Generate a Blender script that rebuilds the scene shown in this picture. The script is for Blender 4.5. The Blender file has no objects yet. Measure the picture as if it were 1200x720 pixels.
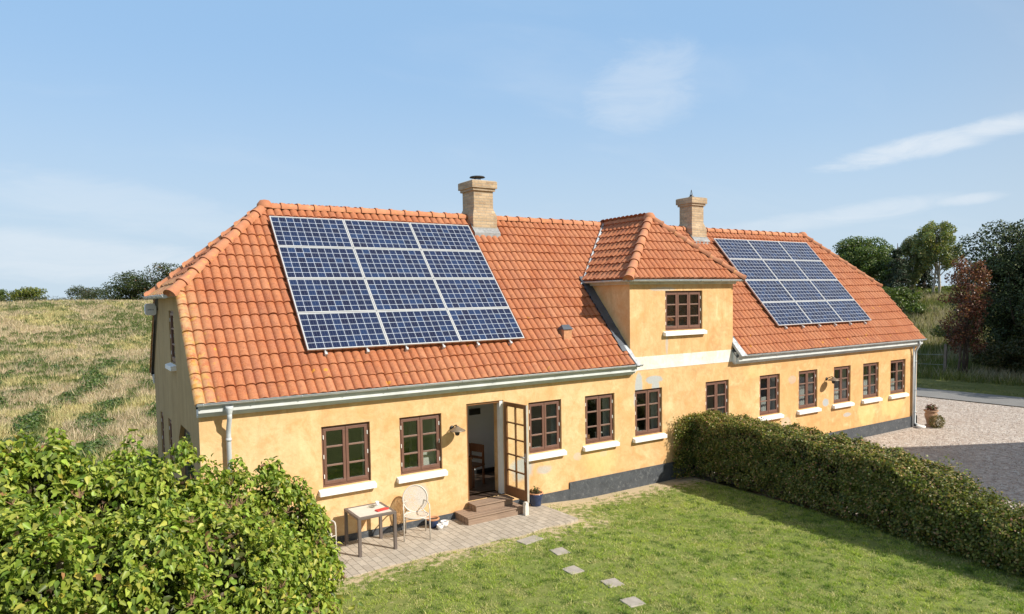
import bpy, bmesh, math, random
import numpy as np
from mathutils import Vector, Matrix
from mathutils import noise as mnoise
random.seed(4)
rng = np.random.default_rng(4)
S = bpy.context.scene
# ------------------------------------------------------------------ camera
YAW, PITCH, ROLL, F_PX, SY = .57598, -.056375, -.0174, 819.155, 35.418
cam = bpy.data.cameras.new('camera'); co = bpy.data.objects.new('camera', cam)
S.collection.objects.link(co); S.camera = co
fw = Vector((math.sin(YAW)*math.cos(PITCH), math.cos(YAW)*math.cos(PITCH), math.sin(PITCH)))
r0 = Vector((math.cos(YAW), -math.sin(YAW), 0)); u0 = r0.cross(fw)
rr = r0*math.cos(ROLL)+u0*math.sin(ROLL); uu = -r0*math.sin(ROLL)+u0*math.cos(ROLL)
M3 = Matrix((rr, uu, -fw)).transposed()
co.matrix_world = Matrix.Translation((-1.9048, -13.0009, 4.8226)) @ M3.to_4x4()
cam.sensor_width = 36; cam.lens = 36*F_PX/1200; cam.shift_y = SY/1200
cam.clip_end = 3000; cam.clip_start = .1
# ------------------------------------------------------------------ sky, sun
SUN = Vector((.51, -.86, .79)).normalized()
EL = math.asin(SUN.z); AZ = math.atan2(SUN.x, SUN.y)
W = bpy.data.worlds.new('World'); S.world = W; W.use_nodes = True
wn = W.node_tree; wn.nodes.clear()
def wnode(t, **k):
    n = wn.nodes.new(t)
    for a, b in k.items(): setattr(n, a, b)
    return n
sky = wnode('ShaderNodeTexSky', sky_type='NISHITA'); sky.sun_disc = False
sky.sun_elevation = EL; sky.sun_rotation = AZ; sky.air_density = 1.0; sky.dust_density = 1.3; sky.ozone_density = 1.4
tc = wnode('ShaderNodeTexCoord'); sep = wnode('ShaderNodeSeparateXYZ'); wn.links.new(tc.outputs['Generated'], sep.inputs[0])
def wmath(op, a, b=None, c=None):
    n = wnode('ShaderNodeMath', operation=op)
    for i, v in enumerate((a, b, c)):
        if v is None: continue
        if isinstance(v, (int, float)): n.inputs[i].default_value = v
        else: wn.links.new(v, n.inputs[i])
    return n.outputs[0]
# thin clouds lie on a plane overhead: direction projected by height
zc = wmath('MAXIMUM', sep.outputs[2], .03)
zc = wmath('ADD', zc, .12)
cu = wmath('DIVIDE', sep.outputs[0], zc); cv = wmath('DIVIDE', sep.outputs[1], zc)
cmb = wnode('ShaderNodeCombineXYZ'); wn.links.new(cu, cmb.inputs[0]); wn.links.new(cv, cmb.inputs[1])
mp = wnode('ShaderNodeMapping'); mp.inputs['Rotation'].default_value = (0, 0, .45); mp.inputs['Scale'].default_value = (.9, 1.9, 1); mp.inputs['Location'].default_value = (2.2, .6, 0)
wn.links.new(cmb.outputs[0], mp.inputs[0])
nz = wnode('ShaderNodeTexNoise'); nz.inputs['Scale'].default_value = .75; nz.inputs['Detail'].default_value = 6; nz.inputs['Roughness'].default_value = .55; nz.inputs['Distortion'].default_value = .5
wn.links.new(mp.outputs[0], nz.inputs['Vector'])
rp = wnode('ShaderNodeMapRange'); rp.interpolation_type = 'SMOOTHSTEP'
rp.inputs['From Min'].default_value = .50; rp.inputs['From Max'].default_value = .80; rp.inputs['To Max'].default_value = .5
wn.links.new(nz.outputs['Fac'], rp.inputs['Value'])
def cloud_patch(px, py, rx, ry, amt, ang=0.):
    """a cloud centred on one direction of the sky, frayed by noise"""
    d = (fw + rr*(px-600)/F_PX - uu*(py-360-SY)/F_PX).normalized()
    e1 = Vector((-d.y, d.x, 0)).normalized(); e1 = -e1
    e2 = e1.cross(d)*-1
    if e2.z < 0: e2 = -e2
    a1 = e1*math.cos(ang)+e2*math.sin(ang); a2 = -e1*math.sin(ang)+e2*math.cos(ang)
    def dot(v):
        n = wnode('ShaderNodeVectorMath', operation='DOT_PRODUCT'); n.inputs[1].default_value = v
        wn.links.new(tc.outputs['Generated'], n.inputs[0]); return n.outputs['Value']
    x = wmath('DIVIDE', dot(a1), rx); y = wmath('DIVIDE', dot(a2) if abs(d.dot(a2)) < 1e-4 else wmath('SUBTRACT', dot(a2), d.dot(a2)), ry)
    n2 = wnode('ShaderNodeTexNoise'); n2.inputs['Scale'].default_value = 8; n2.inputs['Detail'].default_value = 12; n2.inputs['Roughness'].default_value = .66; n2.inputs['Distortion'].default_value = 1.3
    mm = wnode('ShaderNodeMapping'); mm.inputs['Scale'].default_value = (1, 1, 3.6); wn.links.new(tc.outputs['Generated'], mm.inputs[0]); wn.links.new(mm.outputs[0], n2.inputs['Vector'])
    r = wmath('ADD', wmath('MULTIPLY', x, x), wmath('MULTIPLY', y, y))
    r = wmath('ADD', r, wmath('MULTIPLY', wmath('SUBTRACT', n2.outputs['Fac'], .5), 2.6))
    g = wnode('ShaderNodeMapRange'); g.interpolation_type = 'SMOOTHSTEP'
    g.inputs['From Min'].default_value = 1.5; g.inputs['From Max'].default_value = -.3; g.inputs['To Max'].default_value = amt
    wn.links.new(r, g.inputs['Value']); return g.outputs[0]
cl = wmath('MULTIPLY', rp.outputs[0], .35)
for a in ((752, 100, .085, .055, .34, .25), (1110, 164, .14, .014, .72, .14), (1020, 247, .10, .012, .5, .1), (1130, 234, .04, .007, .5, .05), (160, 245, .20, .03, .26, -.15), (60, 300, .26, .03, .45, -.1), (930, 262, .14, .012, .35, .05)):
    cl = wmath('MAXIMUM', cl, cloud_patch(*a))
# the glow of pale haze low over the horizon belongs to the sky
hz = wnode('ShaderNodeMapRange'); hz.interpolation_type = 'SMOOTHSTEP'; wn.links.new(sep.outputs[2], hz.inputs['Value'])
hz.inputs['From Min'].default_value = .36; hz.inputs['From Max'].default_value = -.06; hz.inputs['To Max'].default_value = .95
def wmix(f, a, b):
    n = wnode('ShaderNodeMix', data_type='RGBA')
    for i, v in ((0, f), (6, a), (7, b)):
        if isinstance(v, bpy.types.NodeSocket): wn.links.new(v, n.inputs[i])
        else: n.inputs[i].default_value = v
    return n.outputs[2]
c_ = wmix(.78, sky.outputs[0], (2.75, 4.55, 6.9, 1)); c_ = wmix(hz.outputs[0], c_, (4.7, 5.6, 6.3, 1)); 
sd = wnode('ShaderNodeVectorMath', operation='DOT_PRODUCT'); sd.inputs[1].default_value = SUN; wn.links.new(tc.outputs['Generated'], sd.inputs[0])
gl_ = wnode('ShaderNodeMapRange'); gl_.interpolation_type = 'SMOOTHSTEP'; wn.links.new(sd.outputs['Value'], gl_.inputs['Value'])
gl_.inputs['From Min'].default_value = .05; gl_.inputs['From Max'].default_value = .95; gl_.inputs['To Max'].default_value = .9
c_ = wmix(gl_.outputs[0], c_, (3.3, 3.0, 2.6, 1))      # warm dim tint round the sun, unseen, added to neutralise and lower the fill
mx_out = wmix(cl, c_, (6.3, 6.7, 7.1, 1))
bg = wnode('ShaderNodeBackground'); bg.inputs[1].default_value = .105; wn.links.new(mx_out, bg.inputs[0])
wo = wnode('ShaderNodeOutputWorld'); wn.links.new(bg.outputs[0], wo.inputs[0])
sl = bpy.data.lights.new('sun', 'SUN'); sl.energy = 4.85; sl.angle = math.radians(.53); sl.color = (1, .93, .82)
so = bpy.data.objects.new('sun', sl); S.collection.objects.link(so); so.rotation_euler = SUN.to_track_quat('Z', 'Y').to_euler(); so.location = (20, -30, 30)
S.view_settings.view_transform = 'Standard'; S.view_settings.look = 'None'; S.view_settings.gamma = 1; S.view_settings.use_curve_mapping = False
S.view_settings.exposure = .35
S.render.engine = 'CYCLES'; S.render.resolution_x = 1024; S.render.resolution_y = 614
S.cycles.max_bounces = 6; S.cycles.transparent_max_bounces = 12

# ------------------------------------------------------------------ helpers
def tag(o, label=None, cat=None, group=None, kind=None):
    if label: o['label'] = label
    if cat: o['category'] = cat
    if group: o['group'] = group
    if kind: o['kind'] = kind
    return o
def thing(name, label, cat, loc=(0, 0, 0), rz=0, group=None):
    o = bpy.data.objects.new(name, None); S.collection.objects.link(o)
    o.location = loc; o.rotation_euler = (0, 0, rz); o.empty_display_size = .2
    return tag(o, label, cat, group)
def link_mesh(name, me, mats, parent=None, smooth=False):
    for m in (mats if isinstance(mats, (list, tuple)) else [mats]): me.materials.append(m)
    if smooth: me.polygons.foreach_set('use_smooth', [True]*len(me.polygons))
    o = bpy.data.objects.new(name, me); S.collection.objects.link(o)
    if parent: o.parent = parent
    return o
class MB:
    def __init__(s): s.v = []; s.f = []; s.m = []; s.mi = 0
    def add(s, vs, fs):
        b = len(s.v); s.v += [tuple(v) for v in vs]; s.f += [tuple(b+i for i in f) for f in fs]; s.m += [s.mi]*len(fs); return s
    def box(s, x0, x1, y0, y1, z0, z1, M=None):
        vs = [Vector((x, y, z)) for z in (z0, z1) for y in (y0, y1) for x in (x0, x1)]
        if M is not None: vs = [M @ v for v in vs]
        return s.add(vs, [(0, 2, 3, 1), (4, 5, 7, 6), (0, 1, 5, 4), (2, 6, 7, 3), (0, 4, 6, 2), (1, 3, 7, 5)])
    def hexa(s, vs): return s.add(vs, [(0, 2, 3, 1), (4, 5, 7, 6), (0, 1, 5, 4), (2, 6, 7, 3), (0, 4, 6, 2), (1, 3, 7, 5)])
    def poly(s, vs): return s.add(vs, [tuple(range(len(vs)))])
    def tube(s, pts, rad, n=8, cap=True):
        pts = [Vector(p) for p in pts]
        if not isinstance(rad, (list, tuple)): rad = [rad]*len(pts)
        up = None; rings = []
        for i, p in enumerate(pts):
            d = (pts[min(i+1, len(pts)-1)]-pts[max(i-1, 0)]).normalized()
            if up is None: up = Vector((0, 0, 1)) if abs(d.z) < .9 else Vector((1, 0, 0))
            a = d.cross(up).normalized(); b = a.cross(d).normalized(); up = b
            rings.append([p+(a*math.cos(2*math.pi*k/n)+b*math.sin(2*math.pi*k/n))*rad[i] for k in range(n)])
        vs = [v for r in rings for v in r]; fs = []
        for i in range(len(rings)-1):
            for k in range(n): fs.append((i*n+k, i*n+(k+1) % n, (i+1)*n+(k+1) % n, (i+1)*n+k))
        if cap: fs.append(tuple(range(n))[::-1]); fs.append(tuple((len(rings)-1)*n+k for k in range(n)))
        return s.add(vs, fs)
    def lathe(s, prof, n=20, c=(0, 0, 0)):
        vs = []; fs = []
        for r, z in prof:
            for k in range(n): vs.append((c[0]+r*math.cos(2*math.pi*k/n), c[1]+r*math.sin(2*math.pi*k/n), c[2]+z))
        for i in range(len(prof)-1):
            for k in range(n): fs.append((i*n+k, i*n+(k+1) % n, (i+1)*n+(k+1) % n, (i+1)*n+k))
        return s.add(vs, fs)
    def build(s, name, mats, parent=None, smooth=False, bevel=0):
        me = bpy.data.meshes.new(name); me.from_pydata(s.v, [], s.f)
        o = link_mesh(name, me, mats, parent, smooth)
        if any(s.m): me.polygons.foreach_set('material_index', s.m)
        me.update()
        if bevel:
            b = o.modifiers.new('bevel', 'BEVEL'); b.width = bevel; b.segments = 2; b.limit_method = 'ANGLE'; b.angle_limit = .6
        return o
def np_mesh(name, verts, faces, nf, mats, parent=None, cols=None, smooth=False, uv=None):
    """verts (N,3), faces (M,nf) index array, cols (N,3) point colours"""
    me = bpy.data.meshes.new(name); N = len(verts); Mf = len(faces)
    me.vertices.add(N); me.vertices.foreach_set('co', np.ascontiguousarray(verts, np.float32).ravel())
    me.loops.add(Mf*nf); me.loops.foreach_set('vertex_index', np.ascontiguousarray(faces, np.int32).ravel())
    me.polygons.add(Mf); me.polygons.foreach_set('loop_start', np.arange(0, Mf*nf, nf, dtype=np.int32))
    me.update(calc_edges=True)
    if cols is not None:
        a = me.color_attributes.new('Col', 'FLOAT_COLOR', 'POINT')
        a.data.foreach_set('color', np.concatenate([cols, np.ones((N, 1))], 1).astype(np.float32).ravel())
    if uv is not None:
        l = me.uv_layers.new(name='UVMap'); l.data.foreach_set('uv', uv[faces.ravel()].astype(np.float32).ravel())
    return link_mesh(name, me, mats, parent, smooth)

# ------------------------------------------------------------------ materials
class NT:
    def __init__(s, name):
        s.m = bpy.data.materials.new(name); s.m.use_nodes = True; s.t = s.m.node_tree; s.n = s.t.nodes
        s.b = s.n['Principled BSDF']; s.out = s.n['Material Output']; s._tc = None
    def node(s, t, ins=None, **k):
        n = s.n.new(t)
        for a, b in k.items(): setattr(n, a, b)
        for a, b in (ins or {}).items(): s.set(n.inputs[a], b)
        return n
    def set(s, sock, v):
        if isinstance(v, bpy.types.NodeSocket): s.t.links.new(v, sock)
        elif isinstance(v, (tuple, list)) and len(v) == 3 and sock.type == 'RGBA': sock.default_value = (*v, 1)
        else: sock.default_value = v
    @property
    def tc(s):
        if not s._tc: s._tc = s.node('ShaderNodeTexCoord')
        return s._tc
    def obj(s): return s.tc.outputs['Object']
    def map(s, vec, scale=(1, 1, 1), loc=(0, 0, 0), rot=(0, 0, 0)):
        return s.node('ShaderNodeMapping', {'Vector': vec, 'Scale': scale, 'Location': loc, 'Rotation': rot}).outputs[0]
    def noise(s, scale, detail=4, rough=.55, vec=None, dist=0):
        return s.node('ShaderNodeTexNoise', {'Scale': scale, 'Detail': detail, 'Roughness': rough, 'Distortion': dist, 'Vector': vec or s.obj()}).outputs['Fac']
    def rng(s, v, a, b, c=0., d=1.):
        return s.node('ShaderNodeMapRange', {'Value': v, 'From Min': a, 'From Max': b, 'To Min': c, 'To Max': d}).outputs[0]
    def math(s, op, a, b=0., c=None):
        n = s.node('ShaderNodeMath', operation=op); s.set(n.inputs[0], a); s.set(n.inputs[1], b)
        if c is not None: s.set(n.inputs[2], c)
        return n.outputs[0]
    def mix(s, f, a, b, mode='MIX'):
        n = s.node('ShaderNodeMix', data_type='RGBA', blend_type=mode); s.set(n.inputs[0], f); s.set(n.inputs[6], a); s.set(n.inputs[7], b); return n.outputs[2]
    def bump(s, h, dist=.01, strength=1., nrm=None):
        n = s.node('ShaderNodeBump', {'Height': h, 'Distance': dist, 'Strength': strength})
        if nrm: s.set(n.inputs['Normal'], nrm)
        s.set(s.b.inputs['Normal'], n.outputs[0]); return n.outputs[0]
    def fin(s, col=None, rough=None, metal=None, spec=None):
        if col is not None: s.set(s.b.inputs['Base Color'], col)
        if rough is not None: s.set(s.b.inputs['Roughness'], rough)
        if metal is not None: s.set(s.b.inputs['Metallic'], metal)
        if spec is not None: s.set(s.b.inputs['Specular IOR Level'], spec)
        return s.m
def simple(name, col, rough=.6, var=.15, scale=8, metal=0, bump=0, bscale=None):
    t = NT(name); n = t.noise(scale, 5)
    c = t.mix(t.rng(n, .3, .7), tuple(x*(1-var) for x in col), tuple(min(1, x*(1+var)) for x in col))
    if bump: t.bump(t.noise(bscale or scale*6, 4), bump)
    return t.fin(c, rough, metal)

def plaster_mat():
    t = NT('ochre_plaster'); P = t.obj()
    big = t.noise(.55, 5, .6); mid = t.noise(2.3, 6, .65, dist=.6); fine = t.noise(16, 5, .6); vfine = t.noise(90, 3, .6)
    c = t.mix(t.rng(big, .35, .65), (.68, .455, .225), (.76, .56, .32)); c = t.mix(t.rng(t.node('ShaderNodeSeparateXYZ', {'Vector': P}).outputs[0], 8., 17., 0, .6), c, (.66, .385, .15)); c = t.mix(t.math('MULTIPLY', t.rng(t.node('ShaderNodeSeparateXYZ', {'Vector': P}).outputs[0], 9., 13., 0, .7), t.rng(t.noise(2.8, 7, .72, t.map(P, loc=(9, 1, 2)), .7), .48, .66)), c, (.50, .29, .13))
    c = t.mix(t.rng(mid, .47, .70, 0, .75), c, (.66, .35, .135)); c = t.mix(t.rng(t.noise(5., 7, .72, t.map(P, loc=(1, 5, 8)), 1.), .50, .68, 0, .5), c, (.56, .31, .13)); c = t.mix(t.rng(t.noise(1., 6, .7, t.map(P, scale=(5, 5, .8), loc=(3, 0, 0))), .52, .72, 0, .35), c, (.55, .33, .16))
    c = t.mix(t.rng(t.noise(1.3, 6, .7, t.map(P, loc=(7, 3, 2)), .8), .53, .70, 0, .7), c, (.84, .65, .37))
    c = t.mix(t.rng(fine, .35, .75, 0, .2), c, (.55, .30, .12))
    # paler patches of bare repair render, each with its own ragged outline
    nx = t.noise(3.2, 5, .6, dist=1.)
    sx = t.node('ShaderNodeSeparateXYZ', {'Vector': P}); X, Z = sx.outputs[0], sx.outputs[2]
    def blob(cx, cz, rx, rz, amt, edge=.25):
        a = t.math('DIVIDE', t.math('SUBTRACT', X, cx), rx); b = t.math('DIVIDE', t.math('SUBTRACT', Z, cz), rz)
        r = t.math('ADD', t.math('ADD', t.math('MULTIPLY', a, a), t.math('MULTIPLY', b, b)), t.math('MULTIPLY', t.math('SUBTRACT', nx, .5), 2.2))
        return t.rng(r, 1+edge, 1-edge, 0, amt)
    g = blob(10.33, 2.52, .13, .34, .85)
    for a in ((10.85, 2.66, .30, .10, .85), (10.92, 2.45, .14, .22, .85), (7.35, .85, .20, .10, .65, .5), (6.75, .95, .3, .25, .8, .5), (4.25, .78, .16, .22, .65, .5), (18.3, 1.35, .17, .12, .85),
              (19.5, .84, .24, .07, .7), (8.35, 1.02, .12, .1, .4), (16.3, .9, .25, .2, .35), (11.33, 3.6, .045, .40, .5, .5), (11.2, 4.98, .5, .05, .5), (10.25, 2.2, .10, .2, .6), (9.15, .98, .12, .08, .5), (16.6, 2.2, .2, .12, .35)):
        g = t.math('MAXIMUM', g, blob(*a))
    c = t.mix(g, c, (.41, .47, .50))
    y2 = blob(9.0, .95, .5, .5, .5, .7)
    for a in ((20.6, .8, .5, .5, .55, .3), (22.2, .9, .7, .4, .5, .3), (15., 2.6, .6, .2, .3, .6)): y2 = t.math('MAXIMUM', y2, blob(*a))
    c = t.mix(y2, c, (.86, .60, .26))
    # damp staining rising from the plinth and dirt running down beneath the eaves
    low = t.math('MULTIPLY', t.rng(Z, 1.1, .2), t.rng(mid, .42, .62, 0, .4)); c = t.mix(low, c, (.62, .30, .12))
    st = t.noise(1., 5, .7, t.map(P, scale=(6, 6, .5))); hi = t.math('MULTIPLY', t.rng(Z, 2.2, 2.95), t.rng(st, .5, .72, 0, .45)); c = t.mix(hi, c, (.42, .27, .12))
    h = t.math('ADD', t.math('MULTIPLY', mid, .8), t.math('ADD', t.math('MULTIPLY', fine, .25), t.math('MULTIPLY', vfine, .06)))
    t.bump(h, .035, .55); return t.fin(c, .92, spec=.2)
def tile_mat():
    t = NT('clay_pantile'); uv = t.tc.outputs['UV']
    fl = t.node('ShaderNodeVectorMath', {0: uv}, operation='FLOOR').outputs[0]
    wn_ = t.node('ShaderNodeTexWhiteNoise', {'Vector': fl}, noise_dimensions='2D').outputs['Value']
    r = t.node('ShaderNodeValToRGB', {'Fac': wn_}); e = r.color_ramp.elements
    e[0].position = 0; e[0].color = (.31, .095, .040, 1); e[1].position = 1; e[1].color = (.46, .19, .098, 1)
    for p, c in ((.06, (.37, .118, .046)), (.5, (.395, .132, .053)), (.92, (.425, .155, .066))): x = e.new(p); x.color = (*c, 1)
    c = r.outputs[0]; P = t.obj()
    c = t.mix(t.rng(t.noise(1.1, 5, .6), .4, .65, 0, .5), c, (.46, .215, .115))
    c = t.mix(t.rng(t.noise(9, 6, .7), .47, .70, 0, .7), c, (.25, .085, .045)); c = t.mix(t.rng(t.noise(30, 5, .75, t.map(P, loc=(1, 8, 3))), .55, .72, 0, .5), c, (.20, .08, .05)); c = t.mix(t.rng(t.noise(1., 6, .7, t.map(P, scale=(3., .5, .5))), .52, .70, 0, .45), c, (.30, .12, .07)); c = t.mix(t.rng(t.noise(2.4, 6, .7, t.map(P, loc=(2, 6, 6))), .50, .68, 0, .45), c, (.34, .12, .07))
    c = t.mix(t.rng(t.noise(40, 4, .6), .45, .75, 0, .35), c, (.66, .34, .21))
    # orange and yellow lichen, thickest low on the slope and at the verge
    sx = t.node('ShaderNodeSeparateXYZ', {'Vector': P}); X, Z = sx.outputs[0], sx.outputs[2]
    th = t.math('ADD', t.rng(Z, 3.1, 5.5, 0, .10), t.rng(X, 0.0, .5, -.17, 0))
    ln = t.noise(7, 7, .72, dist=.4)
    lm = t.rng(t.math('SUBTRACT', ln, th), .605, .66, 0, .75); c = t.mix(lm, c, (.50, .27, .05)); sp_ = t.math('LESS_THAN', t.node('ShaderNodeTexVoronoi', {'Vector': P, 'Scale': 2.3}).outputs['Distance'], t.math('ADD', t.math('MULTIPLY', t.noise(14, 4), .22), t.rng(Z, 3.1, 5.2, 0, -.07))); c = t.mix(t.math('MULTIPLY', sp_, .75), c, (.62, .30, .03)); c = t.mix(t.math('MULTIPLY', t.rng(X, .42, .05, 0, .55), t.rng(t.noise(9, 6, .7), .4, .55)), c, (.62, .42, .22))
    l2 = t.rng(t.noise(13, 6, .7, t.map(P, loc=(3, 9, 1))), .69, .72, 0, .7); c = t.mix(l2, c, (.52, .47, .36))
    l3 = t.rng(t.noise(10, 6, .75, t.map(P, loc=(13, 2, 4))), .63, .68, 0, .65); c = t.mix(l3, c, (.09, .045, .03))
    t.bump(t.noise(60, 4), .004, .6); return t.fin(c, .78, spec=.3)
def ridge_mat():
    t = NT('ridge_tile_clay'); c = t.mix(t.rng(t.noise(2.5, 5), .3, .7), (.40, .145, .065), (.54, .25, .14))
    c = t.mix(t.rng(t.noise(12, 6, .7), .56, .66, 0, .75), c, (.58, .36, .09))
    c = t.mix(t.rng(t.noise(25, 5, .7, t.map(t.obj(), loc=(4, 4, 4))), .62, .72, 0, .6), c, (.2, .11, .08))
    t.bump(t.noise(50, 4), .004, .5); return t.fin(c, .8)
def brick_mat(name, c1, c2, mortar, bw=.23, bh=.075, ms=.1):
    t = NT(name); P = t.obj(); s = t.node('ShaderNodeSeparateXYZ', {'Vector': P})
    v = t.node('ShaderNodeCombineXYZ', {0: t.math('ADD', s.outputs[0], s.outputs[1]), 1: s.outputs[2], 2: 0.}).outputs[0]
    b = t.node('ShaderNodeTexBrick', {'Vector': v, 'Color1': c1, 'Color2': c2, 'Mortar': mortar, 'Scale': 1., 'Mortar Size': .008, 'Mortar Smooth': .2, 'Brick Width': bw, 'Row Height': bh})
    c = t.mix(t.rng(t.noise(6, 6, .7), .4, .75, 0, .5), b.outputs['Color'], tuple(x*.55 for x in c1))
    c = t.mix(t.rng(t.noise(20, 5, .7), .5, .7, 0, .4), c, tuple(min(1, x*1.3) for x in c2))
    t.bump(t.math('ADD', t.math('MULTIPLY', b.outputs['Fac'], -1.), t.math('MULTIPLY', t.noise(50, 4), .4)), .008, .8); return t.fin(c, .9)
def cell_mat():
    t = NT('solar_cell_glass'); uv = t.tc.outputs['UV']     # uv counts cells
    oi = t.node('ShaderNodeObjectInfo').outputs['Random']
    fr = t.node('ShaderNodeVectorMath', {0: uv}, operation='FRACTION').outputs[0]; fl = t.node('ShaderNodeVectorMath', {0: uv}, operation='FLOOR').outputs[0]
    off = t.node('ShaderNodeVectorMath', {0: fl, 1: t.node('ShaderNodeCombineXYZ', {0: t.math('MULTIPLY', oi, 99.), 1: oi, 2: oi}).outputs[0]}, operation='ADD').outputs[0]
    w = t.node('ShaderNodeTexWhiteNoise', {'Vector': off}).outputs['Value']
    s = t.node('ShaderNodeSeparateXYZ', {'Vector': fr})
    def edge(o, e): return t.math('MAXIMUM', t.math('LESS_THAN', o, e), t.math('GREATER_THAN', o, 1-e))
    line = t.math('MAXIMUM', edge(s.outputs[0], .028), edge(s.outputs[1], .030))
    bus = t.math('MULTIPLY', t.math('LESS_THAN', t.math('ABSOLUTE', t.math('SUBTRACT', t.math('FRACT', t.math('MULTIPLY', s.outputs[0], 3.)), .5)), .035), .35)
    r = t.node('ShaderNodeValToRGB', {'Fac': w}); e = r.color_ramp.elements
    e[0].color = (.011, .016, .048, 1); e[1].color = (.018, .042, .118, 1); x = e.new(.5); x.color = (.012, .023, .070, 1); x = e.new(.75); x.color = (.014, .028, .084, 1)
    vo = t.node('ShaderNodeTexVoronoi', {'Vector': uv, 'Scale': 7.}).outputs['Color']
    c = t.mix(.25, r.outputs[0], t.mix(1., r.outputs[0], t.node('ShaderNodeRGBToBW', {'Color': vo}).outputs[0], 'MULTIPLY'))
    c = t.mix(bus, c, (.22, .27, .36)); c = t.mix(line, c, (.48, .54, .64))
    return t.fin(c, .16, spec=.35)
def wood_mat(name, a, b, axis=0, plank=.0, rough=.7):
    t = NT(name); sc = [14, 14, 14]; sc[axis] = .9
    n = t.noise(1.6, 7, .65, t.map(t.obj(), scale=tuple(sc)), .6)
    c = t.mix(t.rng(n, .3, .7), a, b)
    c = t.mix(t.rng(t.noise(2.2, 4), .45, .75, 0, .4), c, tuple(x*.6 for x in a))
    h = n
    if plank:
        s = t.node('ShaderNodeSeparateXYZ', {'Vector': t.obj()}); o = s.outputs[1 if axis == 0 else 0]
        g = t.math('LESS_THAN', t.math('FRACT', t.math('DIVIDE', o, plank)), .07); c = t.mix(g, c, tuple(x*.2 for x in a))
        h = t.math('SUBTRACT', n, g)
    t.bump(h, .004, .5); return t.fin(c, rough)
def leaf_mat(name, gloss=.45, trans=.35, tint=(1.0, 1.15, .35)):
    t = NT(name); a = t.node('ShaderNodeAttribute', attribute_name='Col').outputs['Color']
    t.fin(a, gloss, spec=.35)
    tr = t.node('ShaderNodeBsdfTranslucent', {'Color': t.mix(1., a, tint, 'MULTIPLY')})
    ms = t.node('ShaderNodeMixShader', {0: trans, 1: t.b.outputs[0], 2: tr.outputs[0]})
    t.t.links.new(ms.outputs[0], t.out.inputs['Surface']); return t.m
def glass_mat(name, tint=.85, rough=.0, base_fac=.10):
    t = NT(name); ge = t.node('ShaderNodeNewGeometry'); dt = t.math('ABSOLUTE', t.node('ShaderNodeVectorMath', {0: ge.outputs['Normal'], 1: ge.outputs['Incoming']}, operation='DOT_PRODUCT').outputs['Value'])
    fr = t.math('MULTIPLY', t.math('POWER', t.math('SUBTRACT', 1., dt), 5.), .9)
    f = t.math('MINIMUM', t.math('ADD', fr, base_fac), 1.)
    w = t.bump(t.noise(2.2, 2), .006, .35)
    gl = t.node('ShaderNodeBsdfGlossy', {'Color': (.95, .97, 1.), 'Roughness': rough, 'Normal': w}); tr = t.node('ShaderNodeBsdfTransparent', {'Color': (tint, tint*1.02, tint)})
    ms = t.node('ShaderNodeMixShader', {0: f, 1: tr.outputs[0], 2: gl.outputs[0]}); t.t.links.new(ms.outputs[0], t.out.inputs['Surface']); return t.m

M = {}
M['plaster'] = plaster_mat(); M['tile'] = tile_mat(); M['ridge'] = ridge_mat()
M['brick'] = brick_mat('yellow_brick', (.38, .265, .165), (.56, .42, .27), (.40, .35, .28))
M['cell'] = cell_mat()
M['alu'] = simple('aluminium_frame', (.58, .60, .62), .35, .05, 3, .35)
M['zinc'] = simple('grey_painted_gutter', (.50, .54, .56), .45, .12, 4)
M['board'] = simple('pale_eave_board', (.62, .65, .65), .6, .14, 3)
M['cream'] = simple('cream_eave_board', (.58, .54, .44), .75, .2, 4)
M['lead'] = simple('lead_flashing', (.085, .10, .125), .5, .35, 3, .1, .006)
M['lead_pale'] = simple('pale_lead_flashing', (.42, .46, .50), .6, .3, 12, 0, .01, 30)
M['zinc_dull'] = simple('dull_lead', (.27, .28, .29), .7, .3, 10)
M['brown'] = simple('brown_painted_window_wood', (.165, .083, .060), .5, .12, 5)
M['brown_bar'] = simple('faded_brown_glazing_bar', (.21, .125, .095), .5, .1, 5)
M['doorbrown'] = wood_mat('varnished_brown_door_wood', (.17, .075, .028), (.25, .12, .05), 2, 0, .4)
M['white'] = simple('white_paint', (.80, .80, .78), .5, .05, 5)
M['doorstrip'] = simple('greyish_door_edge', (.45, .42, .36), .6)
M['sill'] = simple('white_painted_sill', (.82, .82, .80), .7, .05, 7, 0, .003, 40)
t = NT('worn_white_band'); c = t.mix(t.rng(t.noise(2.2, 7, .7, dist=.6), .42, .62), (.78, .76, .70), (.64, .60, .50)); c = t.mix(t.rng(t.noise(5, 7, .7), .60, .68, 0, .7), c, (.50, .44, .34)); t.bump(t.noise(12, 5), .015, .6); M['whiteband'] = t.fin(c, .85)
M['room'] = simple('white_room_wall', (.80, .82, .84), .85, .05, 1)
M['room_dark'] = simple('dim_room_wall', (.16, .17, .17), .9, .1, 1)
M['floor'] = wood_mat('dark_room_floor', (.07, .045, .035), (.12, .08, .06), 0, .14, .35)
M['glass'] = glass_mat('window_glass', .80, 0, .075); M['doorglass'] = glass_mat('door_glass', .95, 0, .03)
M['step'] = wood_mat('weathered_step_wood', (.23, .155, .11), (.36, .26, .19), 0, .14, .8)
M['interior_wood'] = wood_mat('brown_furniture_wood', (.12, .045, .018), (.2, .085, .035), 2, 0, .4)
M['black'] = simple('black_metal', (.02, .02, .022), .45, .1, 5)
M['taupe'] = simple('taupe_table_frame', (.135, .11, .10), .5, .08, 6)
M['tabletop'] = simple('pale_stone_tabletop', (.66, .62, .55), .5, .08, 9)
M['chairmetal'] = simple('warm_white_metal', (.62, .58, .52), .4, .08, 8)
M['bluepot'] = simple('dark_blue_glaze', (.025, .045, .11), .2, .3, 12)
M['terracotta'] = simple('terracotta', (.50, .25, .13), .8, .2, 14)
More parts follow.
